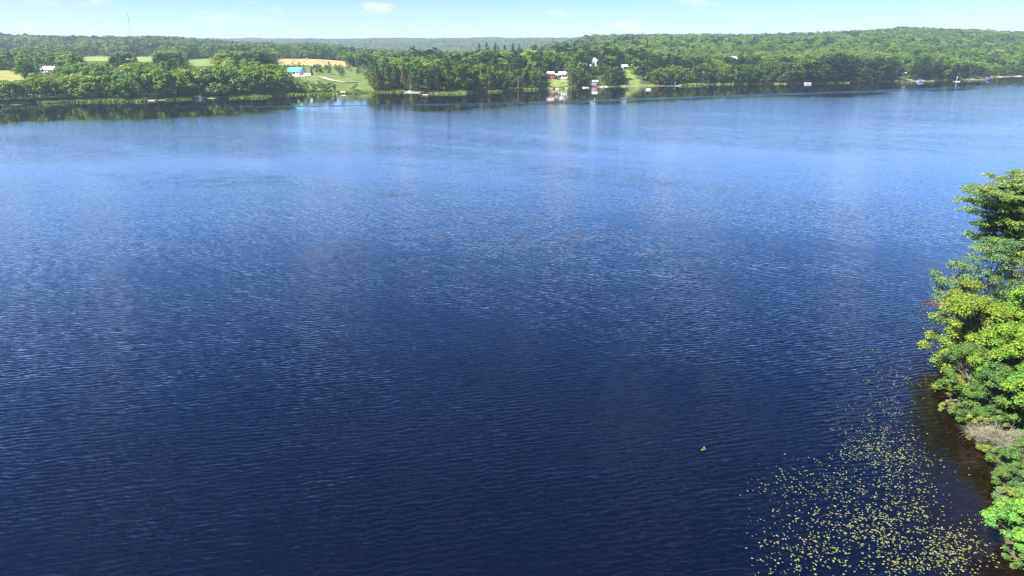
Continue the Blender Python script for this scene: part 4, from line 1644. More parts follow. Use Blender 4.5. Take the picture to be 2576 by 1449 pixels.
size_px = sorted(range(len(pads)), key=lambda i: -pads[i][2] / pads[i][1] * (1 if proj(pads[i][0], pads[i][1], 0)[1] < 1449 and proj(pads[i][0], pads[i][1], 0)[0] < 2576 else 0.01))
first = set(size_px[:300])
sv_, sf_ = [], []
for i, (x, y, s_, yel) in enumerate(pads):
    pv_, pf_, pm_ = pad_protos[i % 4]
    rz_ = lr.random() * 6.283
    if i in first:
        col, lab, grp = pad_kind(yel)
        o = bpy.data.objects.new('lily_pad', pm_)
        o.location = (x, y, 0.004)
        o.rotation_euler = (0, 0, rz_)
        o.scale = (s_ * 1.9, s_ * 1.9, 1.0)
        j = 0.8 + 0.4 * lr.random()
        o.color = (col[0] * j, col[1] * j, col[2] * j, 1)
        tag(link(o), lab, 'lily pad', grp)
    else:
        ca_, sa_ = math.cos(rz_) * s_ * 1.8, math.sin(rz_) * s_ * 1.8
        b0 = len(sv_)
        sv_ += [(x + ca_ * a_ - sa_ * b_, y + sa_ * a_ + ca_ * b_, 0.004 + c_) for a_, b_, c_ in pv_]
        sf_ += [tuple(b0 + q_ for q_ in f_) for f_ in pf_]
M['pad_mass'], N, L, out = nodes_of('pad_mass')
b = N.new('ShaderNodeBsdfPrincipled')
b.inputs['Roughness'].default_value = 0.5
ge = N.new('ShaderNodeNewGeometry')
cr = N.new('ShaderNodeValToRGB')
els = cr.color_ramp.elements
els[0].position, els[0].color = 0.0, (0.085, 0.12, 0.04, 1)
els[1].position, els[1].color = 1.0, (0.15, 0.12, 0.08, 1)
e_ = els.new(0.45)
e_.color = (0.145, 0.16, 0.045, 1)
e_ = els.new(0.75)
e_.color = (0.16, 0.15, 0.07, 1)
L.new(ge.outputs['Random Per Island'], cr.inputs[0])
L.new(cr.outputs[0], b.inputs['Base Color'])
L.new(b.outputs[0], out.inputs['Surface'])
o = link(bpy.data.objects.new('lily_pads', mesh_np('lily_pads', sv_, sf_, M['pad_mass'])))
tag(o, 'dense drift of small lily pads off the wooded point', 'lily pads', kind='stuff')
print('pads', len(pads))

# reddish floating weed far out on the lake: thin leaf tips lying on the surface
wr_ = np.random.default_rng(91)
cs, sz = [], []
for _ in range(330):
    u = 1400 + wr_.normal() * 330
    v = 612 + wr_.normal() * 42 + (u - 1400) * -0.02
    if not (760 < u < 2000 and 530 < v < 760):
        continue
    x, y = on_water(u, v)
    kk = wr_.integers(4, 22)
    cs.append(np.stack([x + wr_.normal(size=kk) * 0.55, y + wr_.normal(size=kk) * 0.5, np.full(kk, 0.006)], 1))
c = np.concatenate(cs)
lv = rhombi(c, unit(np.array([0, 0, 1.0]) + wr_.normal(size=c.shape) * 0.05), 0.19 * (0.6 + 0.8 * wr_.random(len(c))), 0.6, wr_)
lv[:, 2] = np.abs(lv[:, 2] - 0.006) + 0.006
o = link(bpy.data.objects.new('water_weed', mesh_np('water_weed', lv, quads_of(lv), paint('water_weed', (0.12, 0.080, 0.068), 0.6, 0.3, 0.4))))
tag(o, 'reddish floating weed scattered in the middle of the lake', 'water weed', kind='stuff')

# ------------------------------------------------------------------ houses and other built things on the far bank
def gable_house(name, label, u, y, rz, w, d, hw, hr, wallm, roofm, windows=(), side_windows=(), door=None, chimney=None, porch=None, trimm='trim', over=0.5, zoff=0.0, left_windows=()):
    """ridge along local x, front towards local -y"""
    x, y, z = placeg(u, y)
    root = empty(name, (x, y, z + zoff), rz)
    w2, d2 = w / 2, d / 2
    mb = MB()
    mb.poly([(-w2, -d2, -1.2), (w2, -d2, -1.2), (w2, d2, -1.2), (-w2, d2, -1.2), (-w2, -d2, hw), (w2, -d2, hw), (w2, d2, hw), (-w2, d2, hw), (-w2, 0, hw + hr), (w2, 0, hw + hr)],
            [(0, 1, 5, 4), (2, 3, 7, 6), (1, 2, 6, 9, 5), (3, 0, 4, 8, 7), (0, 3, 2, 1)])
    mb.build('wall', M[wallm], root)
    rf = MB()
    sl = hr / d2
    th = 0.16
    for s_ in (-1, 1):
        ye, ze = s_ * (d2 + over), hw - over * sl
        p = [(-w2 - over, ye, ze + 0.03), (w2 + over, ye, ze + 0.03), (w2 + over, 0, hw + hr + 0.03), (-w2 - over, 0, hw + hr + 0.03)]
        q = [(a_, b_, c_ + th) for a_, b_, c_ in p]
        rf.poly(p + q, [(0, 1, 2, 3), (7, 6, 5, 4), (0, 4, 5, 1), (1, 5, 6, 2), (3, 2, 6, 7), (0, 3, 7, 4)])
    ro = rf.build('roof', M[roofm], root)
    if chimney:
        cx, cy = chimney
        MB().box(cx - 0.35, cx + 0.35, cy - 0.35, cy + 0.35, hw + hr * 0.3, hw + hr + 0.9).build('chimney', M['rock'], ro)

    def win(cx, cz, ww, wh, face):
        fr, pn = MB(), MB()
        if face == 'front':
            fr.box(cx - ww / 2 - 0.1, cx + ww / 2 + 0.1, -d2 - 0.05, -d2 + 0.02, cz - wh / 2 - 0.1, cz + wh / 2 + 0.1)
            pn.box(cx - ww / 2, cx + ww / 2, -d2 - 0.07, -d2 - 0.03, cz - wh / 2, cz + wh / 2)
        else:
            sx = w2 if face == 'right' else -w2
            g = 1 if face == 'right' else -1
            fr.box(min(sx - 0.02 * g, sx + 0.05 * g), max(sx - 0.02 * g, sx + 0.05 * g), cx - ww / 2 - 0.1, cx + ww / 2 + 0.1, cz - wh / 2 - 0.1, cz + wh / 2 + 0.1)
            pn.box(min(sx + 0.03 * g, sx + 0.07 * g), max(sx + 0.03 * g, sx + 0.07 * g), cx - ww / 2, cx + ww / 2, cz - wh / 2, cz + wh / 2)
        f_ = fr.build('window', M[trimm], root)
        pn.build('pane', M['glass'], f_)
    for cx, cz, ww, wh in windows:
        win(cx, cz, ww, wh, 'front')
    for cx, cz, ww, wh in side_windows:
        win(cx, cz, ww, wh, 'right')
    for cx, cz, ww, wh in left_windows:
        win(cx, cz, ww, wh, 'left')
    if door is not None:
        dr = MB().box(door - 0.5, door + 0.5, -d2 - 0.08, -d2 + 0.02, 0.05, 2.1).build('door', M['brown_wood'], root)
        MB().box(door + 0.3, door + 0.4, -d2 - 0.13, -d2 - 0.08, 1.0, 1.1).build('handle', M['metal'], dr)
    if porch:
        x0, x1, pd_ = porch
        po = MB().box(x0, x1, -d2 - pd_, -d2 - 0.1, -0.6, 0.12).build('porch', M['dock_wood'], root)
        rl = MB()
        k_ = max(2, int((x1 - x0) / 1.5))
        for i in range(k_ + 1):
            px_ = x0 + 0.06 + (x1 - x0 - 0.12) * i / k_
            rl.box(px_ - 0.05, px_ + 0.05, -d2 - pd_ + 0.02, -d2 - pd_ + 0.12, 0.12, 1.05)
        rl.box(x0, x1, -d2 - pd_ + 0.0, -d2 - pd_ + 0.14, 1.05, 1.13)
        rl.build('railing', M['white'], po)
    tag(root, label, 'house')
    return root


gable_house('bungalow', 'long white bungalow with pale grey roof under dark pines', 118, 640, 0.10, 15.5, 8.0, 2.7, 2.6, 'white', 'pale_roof',
            [(-6.2, 1.5, 1.2, 1.2), (-1.6, 1.4, 2.4, 1.5), (3.6, 1.5, 1.4, 1.3), (5.8, 1.5, 1.4, 1.3)], [(0, 1.5, 1.2, 1.2)], door=1.2, chimney=(-1.0, 1.4), porch=(-4.0, 4.5, 2.2), zoff=0.3)
gable_house('farmhouse', 'white house with teal metal roof above the meadow', 746, 603, -0.42, 13.0, 8.5, 3.4, 3.0, 'white', 'teal_roof',
            [(-4.2, 1.9, 1.2, 1.4), (1.2, 1.9, 2.2, 1.5), (4.6, 1.9, 1.2, 1.4)], [], door=-1.6, chimney=(2.0, 1.0), left_windows=[(-2, 1.8, 1.1, 1.3), (2, 1.8, 1.1, 1.3), (0, 4.7, 0.9, 0.9)], zoff=0.2)
gable_house('cottage', 'red cottage with rusty pink roof near the water', 1383, 632, 0.12, 6.6, 6.0, 3.9, 1.9, 'red_siding', 'rust_roof',
            [(-1.7, 3.0, 1.1, 1.0), (1.5, 3.0, 1.1, 1.0), (-1.0, 1.0, 1.2, 1.0)], door=1.8, zoff=0.1)
gable_house('garden_shed', 'small cream shed between the red and pale green cottages', 1400, 636, 0.2, 4.0, 3.6, 2.4, 1.2, 'cream', 'pale_roof', [(-0.8, 1.4, 0.8, 0.8)], door=0.9, zoff=0.1)
gable_house('cottage', 'pale green cottage with grey roof beside a bare birch', 1417, 638, -0.12, 7.6, 6.5, 3.2, 2.4, 'pale_green', 'grey_roof',
            [(-2.2, 1.7, 1.4, 1.3), (0.2, 1.7, 1.4, 1.3), (2.5, 1.7, 1.2, 1.3)], porch=(-3.4, 3.4, 1.6), chimney=(1.5, 1.2), zoff=0.2, left_windows=[(0, 3.7, 0.8, 0.8)])
gable_house('hillside_house', 'tall white house standing among pines on the hillside', 1494, 700, 1.25, 8.0, 6.2, 4.6, 2.6, 'white', 'pale_roof',
            [(-2.2, 3.2, 1.1, 1.3), (1.4, 3.2, 1.1, 1.3), (-2.2, 1.1, 1.1, 1.3)], [(1.4, 3.2, 1.0, 1.2), (-1.4, 3.2, 1.0, 1.2)], left_windows=[(-1.5, 3.3, 1.1, 1.3), (1.5, 3.3, 1.1, 1.3), (-1.5, 1.2, 1.1, 1.3)], door=1.6, zoff=0.1)
gable_house('cabin', 'small white cabin at the top of the stone-walled lawn', 1570, 688, 0.5, 5.6, 4.6, 2.5, 1.5, 'white', 'pale_roof', [(-1.3, 1.4, 1.0, 1.0), (1.4, 1.4, 1.0, 1.0)], door=0.0, left_windows=[(0, 1.4, 1.0, 1.0)])
gable_house('boathouse', 'little blue-grey boathouse with white end wall at the water', 1498, 618, -0.5, 4.6, 3.4, 2.4, 0.9, 'blue_grey', 'pale_roof', [(-1.2, 1.3, 0.8, 0.8)], door=0.9, zoff=0.3, side_windows=[(0, 1.4, 0.8, 0.8)])
gable_house('hidden_house', 'white house almost hidden in the hillside forest', 1842, 776, 0.3, 6.5, 6.0, 4.6, 2.4, 'white', 'grey_roof', [(-2.0, 3.2, 1.1, 1.2), (2.0, 3.2, 1.1, 1.2)], door=0.0, zoff=2.4)
gable_house('gazebo', 'tiny pale hut at the foot of the evergreens', 2274, 764, 0.2, 2.8, 2.6, 2.1, 1.1, 'dock_pale', 'grey_roof', [(-0.7, 1.4, 0.8, 0.9)], door=0.7, zoff=0.4)
gable_house('garage', 'pale roofed garage peeking between bank trees', 396, 545, 0.2, 6.0, 5.0, 2.6, 1.6, 'white', 'pale_roof', [(-1.4, 1.4, 1.0, 0.9)], door=1.2, zoff=4.2)


# vehicles by the teal-roofed house
def camper(u, y, rz, label):
    x, y, z = placeg(u, y)
    root = empty('camper_trailer', (x, y, z), rz)
    pr = [(-2.9, 0.5), (2.7, 0.5), (3.0, 1.2), (2.8, 2.3), (2.4, 2.65), (-2.5, 2.7), (-2.95, 2.2)]
    n = len(pr)
    mb = MB()
    mb.poly([(a_, -1.1, b_) for a_, b_ in pr] + [(a_, 1.1, b_) for a_, b_ in pr],
            [tuple(range(n)), tuple(reversed(range(n, 2 * n)))] + [(i, i + n, (i + 1) % n + n, (i + 1) % n) for i in range(n)])
    mb.build('body', M['white_gloss'], root)
    for cx in (-1.8, 0.9):
        MB().box(cx - 0.5, cx + 0.5, -1.13, -1.08, 1.4, 2.0).build('window', M['glass'], root)
    MB().box(-0.6, 0.05, -1.14, -1.08, 0.6, 2.3).build('door', M['trim'], root)
    for cx in (-0.2, 0.6):
        MB().tube([(cx, -1.12, 0.34), (cx, 1.12, 0.34)], [0.34, 0.34], 10).build('wheel', M['dark'], root)
    MB().tube([(2.8, 0, 0.5), (4.0, 0, 0.45)], [0.07, 0.07], 5).build('tow_bar', M['metal'], root)
    tag(root, label, 'trailer')


def car(u, y, rz, label, mat):
    x, y, z = placeg(u, y)
    root = empty('parked_car', (x, y, z), rz)
    pr = [(-2.2, 0.3), (2.2, 0.3), (2.25, 0.75), (1.5, 0.92), (0.8, 1.42), (-1.2, 1.46), (-2.0, 0.98), (-2.25, 0.85)]
    n = len(pr)
    MB().poly([(a_, -0.88, b_) for a_, b_ in pr] + [(a_, 0.88, b_) for a_, b_ in pr],
              [tuple(range(n)), tuple(reversed(range(n, 2 * n)))] + [(i, i + n, (i + 1) % n + n, (i + 1) % n) for i in range(n)]).build('body', M[mat], root)
    MB().poly([(-1.5, -0.9, 0.98), (1.2, -0.9, 0.98), (0.72, -0.9, 1.36), (-1.15, -0.9, 1.38)], [(0, 1, 2, 3)]).build('window', M['glass'], root)
    for cx in (-1.35, 1.4):
        for sy in (-0.8, 0.8):
            MB().tube([(cx, sy - 0.1, 0.32), (cx, sy + 0.1, 0.32)], [0.32, 0.32], 10).build('wheel', M['dark'], root)
    tag(root, label, 'car')


camper(774, 597, 0.05, 'white camper trailer parked beside the teal-roofed house')
car(764, 594, 0.1, 'white car parked between the camper and the teal-roofed house', 'white_gloss')


# hay bales in the golden field
for i, (u, y) in enumerate(((738, 900), (765, 880), (772, 930), (812, 860), (842, 792), (853, 720), (845, 905))):
    x, y, z = placeg(u, y)
    o = MB().tube([(-0.75, 0, 0.75), (-0.68, 0, 0.75), (0.68, 0, 0.75), (0.75, 0, 0.75)], [0.66, 0.75, 0.75, 0.66], 12).build('hay_bale', M['hay'])
    o.location = (x, y, z)
    o.rotation_euler = (0, 0, rr.random() * 3)
    o.scale = (1.3, 1.3, 1.3)
    if i in (4, 5):
        tag(o, ['pale round hay bale lying at the edge of the golden field', 'pale round hay bale lying alone in the green meadow'][i - 4], 'hay bale')
    else:
        tag(o, 'round hay bale lying on the golden stubble field', 'hay bale', 'hay bales on the golden field')


# utility poles
def pole(u, y, vt, label, arm=True):
    x, y, z = placeg(u, y)
    H = max(z_at(vt, y) - z, 5.0)
    root = empty('utility_pole', (x, y, z))
    MB().tube([(0, 0, -0.5), (0, 0, H * 0.5), (0, 0, H)], [0.19, 0.17, 0.13], 8).build('pole', M['pole_wood'], root)
    if arm:
        MB().box(-1.1, 1.1, -0.06, 0.06, H - 0.9, H - 0.74).build('crossarm', M['pole_wood'], root)
        for cx in (-0.95, 0.3, 0.95):
            MB().tube([(cx, 0, H - 0.74), (cx, 0, H - 0.5)], [0.05, 0.07], 6).build('insulator', M['white'], root)
    tag(root, label, 'utility pole')


pole(53, 600, 155, 'grey utility pole beside the golden field')
pole(793, 578, 173, 'pale utility pole on the driveway of the teal-roofed house')
pole(748, 586, 172, 'utility pole in front of the teal roof')
pole(890, 600, 182, 'bare utility pole at the meadow hedge', False)
pole(928, 610, 174, 'utility pole by the trees at the end of the meadow')
pole(313, 520, 182, 'weathered pole standing among the bank trees', False)


# dead tree among the left bank trees
def dead_tree(u, y, vt, label, mat='dead_wood'):
    x, y, z = placeg(u, y)
    H = z_at(vt, y) - z
    rg = np.random.default_rng(int(u))
    limbs = []
    for i in range(26):
        t = 0.35 + 0.6 * rg.random()
        an = rg.random() * 6.283
        ln = H * 0.2 * (1.15 - t)
        limbs.append((np.array([math.cos(an) * ln, math.sin(an) * ln, H * t + ln * 0.9]), H * t, 0.06))
    root = empty('dead_tree', (x, y, z))
    trunk_mb(H, 0.22, rg, 0.97).build('trunk', M[mat], root)
    br = MB()
    for e, z0, r_ in limbs:
        br.tube([(0, 0, z0), e * np.array([0.5, 0.5, 1.0]) - np.array([0, 0, 0.25 * (e[2] - z0)]), e], [0.07, 0.05, 0.02], 4, cap=False)
    br.build('branch', M[mat], root)
    tag(root, label, 'tree')


dead_tree(310, 540, 141, 'grey leafless dead tree standing over the leafy bank')
dead_tree(956, 588, 172, 'bare grey dead tree beside the tall dark spruce')

# radio mast on the ridge
x, y, z = placeg(333, 1440)
H = z_at(33, y) - z
root = empty('radio_mast', (x, y, z))
lat = MB()
R_ = 0.42
cor = [(R_ * math.cos(a_), R_ * math.sin(a_)) for a_ in (0.5, 0.5 + 2.094, 0.5 + 4.189)]
for cx, cy in cor:
    lat.tube([(cx, cy, 0), (cx, cy, H)], [0.10, 0.10], 5)
nz = int(H / 1.6)
for i in range(nz):
    for k_ in range(3):
        a0, a1 = cor[k_], cor[(k_ + 1) % 3]
        z0_, z1_ = H * i / nz, H * (i + 1) / nz
        lat.tube([(a0[0], a0[1], z0_), (a1[0], a1[1], z1_)], [0.05, 0.05], 3, cap=False)
lat.build('lattice_tower', M['mast'], root)
for zz, sx in ((H - 0.8, -1.2), (H * 0.80, 1.3), (H * 0.72, -1.0)):
    MB().box(min(0, sx), max(0, sx), -0.35, 0.35, zz, zz + 1.6).build('antenna', M['mast'], root)
for k_ in range(3):
    an = 0.5 + 2.094 * k_
    MB().tube([(0, 0, H * 0.78), (math.cos(an) * 26, math.sin(an) * 26, 0)], [0.03, 0.03], 3).build('guy_wire', M['mast'], root)
tag(root, 'thin grey lattice radio mast rising above the wooded ridge', 'radio mast')


# ------------------------------------------------------------------ roads
def strip(name, pts, width, mat, lift=0.12, kind='structure'):
    P_ = []
    for i in range(len(pts) - 1):
        for t in np.linspace(0, 1, 14, endpoint=False):
            P_.append(np.array(pts[i]) * (1 - t) + np.array(pts[i + 1]) * t)
    P_.append(np.array(pts[-1]))
    P_ = np.array(P_)
    T = np.gradient(P_, axis=0)
    Nn = np.stack([-T[:, 1], T[:, 0]], 1)
    Nn /= np.linalg.norm(Nn, axis=1, keepdims=True)
    Lx, Rx = P_ + Nn * width / 2, P_ - Nn * width / 2
    zz = np.maximum(ground(Lx[:, 0], Lx[:, 1]), ground(Rx[:, 0], Rx[:, 1])) + lift
    n = len(P_)
    V = np.concatenate([np.column_stack([Lx, zz]), np.column_stack([Rx, zz])])
    F = np.array([(i, i + 1, n + i + 1, n + i) for i in range(n - 1)])
    o = link(bpy.data.objects.new(name, mesh_np(name, V, F, mat)))
    tag(o, kind=kind)
    return P_, zz


rp = []
for u in (-160, -80, 0, 80, 160, 230, 300, 360):
    ys = float(np.interp(a_of_u(u), shore_a, shore_y))
    rp.append(placeg(u, ys + 29)[:2])
P_, zz = strip('road', rp, 6.5, M['asphalt'])
# guard rail along the road, on the lake side
root = empty('guard_rail', (P_[0][0], P_[0][1], zz[0]))
rail = MB()
off = np.array([0.0, -3.8])
for i in range(len(P_) - 1):
    a_, b_ = P_[i] + off - P_[0], P_[i + 1] + off - P_[0]
    h0, h1 = zz[i] - zz[0], zz[i + 1] - zz[0]
    rail.poly([(a_[0], a_[1], h0 + 0.45), (b_[0], b_[1], h1 + 0.45), (b_[0], b_[1], h1 + 0.85), (a_[0], a_[1], h0 + 0.85),
               (a_[0], a_[1] + 0.1, h0 + 0.45), (b_[0], b_[1] + 0.1, h1 + 0.45), (b_[0], b_[1] + 0.1, h1 + 0.85), (a_[0], a_[1] + 0.1, h0 + 0.85)],
              [(0, 1, 2, 3), (7, 6, 5, 4), (3, 2, 6, 7), (0, 4, 5, 1)])
rail.build('rail', M['steel_rail'], root)
for i in range(0, len(P_), 2):
    a_ = P_[i] + off - P_[0]
    h0 = zz[i] - zz[0]
    MB().box(a_[0] - 0.08, a_[0] + 0.08, a_[1] + 0.12, a_[1] + 0.28, h0 - 0.6, h0 + 0.8).build('post', M['pole_wood'], root)
tag(root, 'long steel guard rail beside the shaded lakeside road', 'guard rail')
strip('driveway', [placeg(u, y)[:2] for u, y in ((752, 593), (785, 592), (805, 588), (822, 581), (838, 575), (868, 572), (900, 574))], 4.0, M['gravel'], 0.15)


# ------------------------------------------------------------------ boats, docks, shore things
def hull_mesh(Lh, B, D, n=9):
    mb = MB()
    secs = []
    for i in range(n):
        t = i / (n - 1)
        xx = -Lh / 2 + Lh * t
        wv = B / 2 * (1 - max(0, (t - 0.45) / 0.55) ** 2.2) * (0.92 + 0.08 * min(1, t * 4))
        zk = -0.18 + 0.5 * D * max(0, (t - 0.6) / 0.4) ** 2
        zs = D * (1 + 0.25 * t * t)
        secs.append([(xx, -wv, zs), (xx, -wv * 0.9, zk + 0.35 * D), (xx, 0, zk), (xx, wv * 0.9, zk + 0.35 * D), (xx, wv, zs)])
    V = [p for s_ in secs for p in s_]
    F = []
    for i in range(n - 1):
        for k_ in range(4):
            a_ = i * 5 + k_
            F.append((a_, a_ + 5, a_ + 6, a_ + 1))
    F.append((0, 1, 2, 3, 4))
    # deck, a little below the gunwale
    for i in range(n - 1):
        V0 = len(V)
        F.append((i * 5, i * 5 + 4, (i + 1) * 5 + 4, (i + 1) * 5))
    mb.poly(V, F)
    return mb


def motorboat(u, v, rz, Lh, label, cabin=True, canopy=None, hullm='white_gloss'):
    x, y = on_water(u, v)
    root = empty('motorboat', (x, y, 0), rz)
    hull_mesh(Lh, Lh * 0.36, Lh * 0.15).build('hull', M[hullm], root)
    D = Lh * 0.15
    if cabin:
        MB().poly([(0.1 * Lh, -0.13 * Lh, D), (0.36 * Lh, -0.08 * Lh, D * 1.15), (0.36 * Lh, 0.08 * Lh, D * 1.15), (0.1 * Lh, 0.13 * Lh, D), (0.08 * Lh, -0.12 * Lh, D + 0.09 * Lh), (0.26 * Lh, -0.08 * Lh, D + 0.08 * Lh), (0.26 * Lh, 0.08 * Lh, D + 0.08 * Lh), (0.08 * Lh, 0.12 * Lh, D + 0.09 * Lh)],
                  [(4, 5, 6, 7), (0, 1, 5, 4), (1, 2, 6, 5), (2, 3, 7, 6), (3, 0, 4, 7)]).build('cabin', M['white_gloss'], root)
        MB().poly([(0.08 * Lh, -0.13 * Lh, D + 0.09 * Lh), (0.0, -0.12 * Lh, D + 0.20 * Lh), (0.0, 0.12 * Lh, D + 0.20 * Lh), (0.08 * Lh, 0.13 * Lh, D + 0.09 * Lh),
                   (0.04 * Lh, -0.13 * Lh, D + 0.09 * Lh), (-0.04 * Lh, -0.12 * Lh, D + 0.20 * Lh), (-0.04 * Lh, 0.12 * Lh, D + 0.20 * Lh), (0.04 * Lh, 0.13 * Lh, D + 0.09 * Lh)],
                  [(0, 1, 2, 3), (7, 6, 5, 4), (0, 4, 5, 1), (2, 6, 7, 3), (1, 5, 6, 2)]).build('windshield', M['glass'], root)
    for sy in (-0.07, 0.07):
        MB().box(-0.22 * Lh, -0.12 * Lh, sy * Lh - 0.2, sy * Lh + 0.2, D, D + 0.12 * Lh).build('seat', M['trim'], root)
    MB().box(-0.56 * Lh, -0.49 * Lh, -0.22, 0.22, -0.2, D + 0.35).build('outboard_motor', M['dark'], root)
    if canopy:
        MB().poly([(-0.42 * Lh, -0.19 * Lh, D + 0.1), (0.45 * Lh, -0.05 * Lh, D * 1.25), (0.45 * Lh, 0.05 * Lh, D * 1.25), (-0.42 * Lh, 0.19 * Lh, D + 0.1), (-0.3 * Lh, 0, D + 0.13 * Lh), (0.1 * Lh, 0, D + 0.16 * Lh)],
                  [(0, 1, 5, 4), (2, 3, 4, 5), (1, 2, 5), (3, 0, 4)]).build('cover', M[canopy], root)
    tag(root, label, 'boat')
    return root


def dock(u, v, rz, Ld, Wd, label, mat='dock_wood', posts=True, gang=None, h=0.45):
    x, y = on_water(u, v)
    root = empty('dock', (x, y, 0), rz)
    mb = MB()
    nb = int(Ld / 0.3)
    for i in range(nb):
        mb.box(-Ld / 2 + i * Ld / nb + 0.02, -Ld / 2 + (i + 1) * Ld / nb - 0.02, -Wd / 2, Wd / 2, h, h + 0.07)
    mb.build('deck', M[mat], root)
    for sy in (-1, 1):
        MB().box(-Ld / 2, Ld / 2, sy * Wd / 2 - (0.0 if sy > 0 else 0.1), sy * Wd / 2 + (0.1 if sy > 0 else 0.0), h - 0.25, h + 0.04).build('beam', M[mat], root)
    if posts:
        for i in range(max(2, int(Ld / 4) + 1)):
            px_ = -Ld / 2 + 0.2 + (Ld - 0.4) * i / max(1, int(Ld / 4))
            for sy in (-1, 1):
                MB().tube([(px_, sy * (Wd / 2 + 0.2), -1.2), (px_, sy * (Wd / 2 + 0.2), h + 0.75)], [0.09, 0.09], 6).build('post', M['pole_wood'], root)
    if gang:
        gx_, gy_ = gang
        g = Vector((gx_, gy_, 0))
        sd = Vector((-gy_, gx_, 0)).normalized() * 0.7
        s0 = Vector((0, Wd / 2, h))
        e0 = s0 + g + Vector((0, 0, 0.9))
        MB().poly([s0 - sd, s0 + sd, e0 + sd, e0 - sd, s0 - sd + Vector((0, 0, .1)), s0 + sd + Vector((0, 0, .1)), e0 + sd + Vector((0, 0, .1)), e0 - sd + Vector((0, 0, .1))],
                  [(3, 2, 1, 0), (4, 5, 6, 7), (0, 1, 5, 4), (1, 2, 6, 5), (2, 3, 7, 6), (3, 0, 4, 7)]).build('gangway', M[mat], root)
    tag(root, label, 'dock')
    return root


def pontoon_boat(u, v, rz, label, coverm=None):
    x, y = on_water(u, v)
    root = empty('pontoon_boat', (x, y, 0), rz)
    for sy in (-0.95, 0.95):
        MB().tube([(-3.4, sy, 0.12), (-3.2, sy, 0.1), (2.6, sy, 0.1), (3.4, sy, 0.3)], [0.15, 0.32, 0.32, 0.08], 8).build('pontoon', M['metal'], root)
    MB().box(-3.2, 3.0, -1.25, 1.25, 0.45, 0.55).build('deck', M['white'], root)
    rl = MB()
    for (x0, x1, y0, y1) in ((-3.1, 2.9, -1.22, -1.17), (-3.1, 2.9, 1.17, 1.22), (2.85, 2.9, -1.2, 1.2), (-3.1, -3.05, -1.2, 0.3)):
        rl.box(x0, x1, y0, y1, 0.62, 1.15)
    rl.build('railing', M['white_gloss'], root)
    for cx in (-2.2, 1.6):
        MB().box(cx - 0.8, cx + 0.8, -1.1, -0.5, 0.56, 1.3).build('seat', M['trim'], root)
    MB().box(-0.4, 0.2, 0.3, 0.9, 0.56, 1.45).build('console', M['white_gloss'], root)
    for cx in (-1.6, 0.9):
        for sy in (-1.15, 1.15):
            MB().tube([(cx, sy, 1.1), (cx, sy, 2.35)], [0.03, 0.03], 4).build('canopy_pole', M['metal'], root)
    MB().poly([(-2.0, -1.25, 2.35), (1.3, -1.25, 2.35), (1.3, 1.25, 2.35), (-2.0, 1.25, 2.35), (-1.9, -0.6, 2.55), (1.2, -0.6, 2.55), (1.2, 0.6, 2.55), (-1.9, 0.6, 2.55)],
              [(0, 1, 5, 4), (1, 2, 6, 5), (2, 3, 7, 6), (3, 0, 4, 7), (4, 5, 6, 7), (3, 2, 1, 0)]).build('canopy', M[coverm or 'dark'], root)
    MB().box(-3.6, -3.2, -0.25, 0.25, -0.2, 1.0).build('outboard_motor', M['dark'], root)
    tag(root, label, 'boat')


def kayak(u, v, rz, label, mat, Lk=4.2, land=None, grp=None):
    x, y = on_water(u, v)
    z = 0.0
    if land:
        x, y, z = placeg(u, land)
        z += 0.2
    root = empty('kayak', (x, y, z), rz)
    mb = MB()
    pts = [(-Lk / 2 + Lk * i / 8, 0, 0.18 + 0.12 * abs(i / 4 - 1) ** 2) for i in range(9)]
    mb.tube(pts, [0.03 + 0.34 * math.sin(math.pi * i / 8) ** 0.7 for i in range(9)], 8)
    mb.build('hull', M[mat], root, True)
    MB().tube([(-0.45, 0, 0.46), (0.45, 0, 0.46)], [0.22, 0.22], 8).build('cockpit', M['dark'], root)
    tag(root, label, 'kayak', grp)


def rock(x, y, z, sx, sy, sz, seed, label, mat='rock', name='boulder'):
    rg = np.random.default_rng(seed)
    V, F = [], []
    nu, nv = 14, 8
    for j in range(nv + 1):
        th = math.pi * j / nv
        for i in range(nu):
            ph = 2 * math.pi * i / nu
            d = np.array([math.sin(th) * math.cos(ph), math.sin(th) * math.sin(ph), math.cos(th)])
            n_ = 0.8 + 0.45 * float(vnoise(np.array([d[0] * 2 + d[2] * 1.3 + seed]), np.array([d[1] * 2 - d[2] * 1.1]), 0.9, seed)[0])
            V.append((d[0] * sx * n_, d[1] * sy * n_, max(d[2], -0.4) * sz * n_))
    for j in range(nv):
        for i in range(nu):
            F.append((j * nu + i, (j + 1) * nu + i, (j + 1) * nu + (i + 1) % nu, j * nu + (i + 1) % nu))
    o = MB().poly(V, F).build(name, M[mat], None, False)
    o.location = (x, y, z)
    tag(o, label, 'rock')
    return o


motorboat(-6, 282, 2.6, 5.2, 'small white open boat adrift on the calm water by the roadside bank', cabin=False)
dock(370, 254, 0.06, 11.0, 3.2, 'pale swim dock lying low on the water below leafy bank', 'dock_pale', True, (-4.5, 4.0))
motorboat(500, 248, 2.75, 7.6, 'white cabin motorboat with windshield moored below leafy trees')
motorboat(863, 235, 0.2, 5.0, 'small white-topped rowing boat at the meadow shore', cabin=False, canopy='white', hullm='dark')
dock(1036, 233.5, 0.03, 11.5, 2.4, 'white dock with gangway climbing to the shady bank', 'dock_pale', True, (8.0, 7.0))
motorboat(1036, 231.2, 0.05, 5.6, 'white runabout tied behind the white gangway dock', cabin=True)
dock(1070, 239.5, 0.0, 4.2, 2.6, 'small square white raft beside the gangway dock', 'dock_pale', False)
motorboat(1450, 219.5, 0.4, 3.6, 'little white dinghy pulled up near the red cottage', cabin=False)
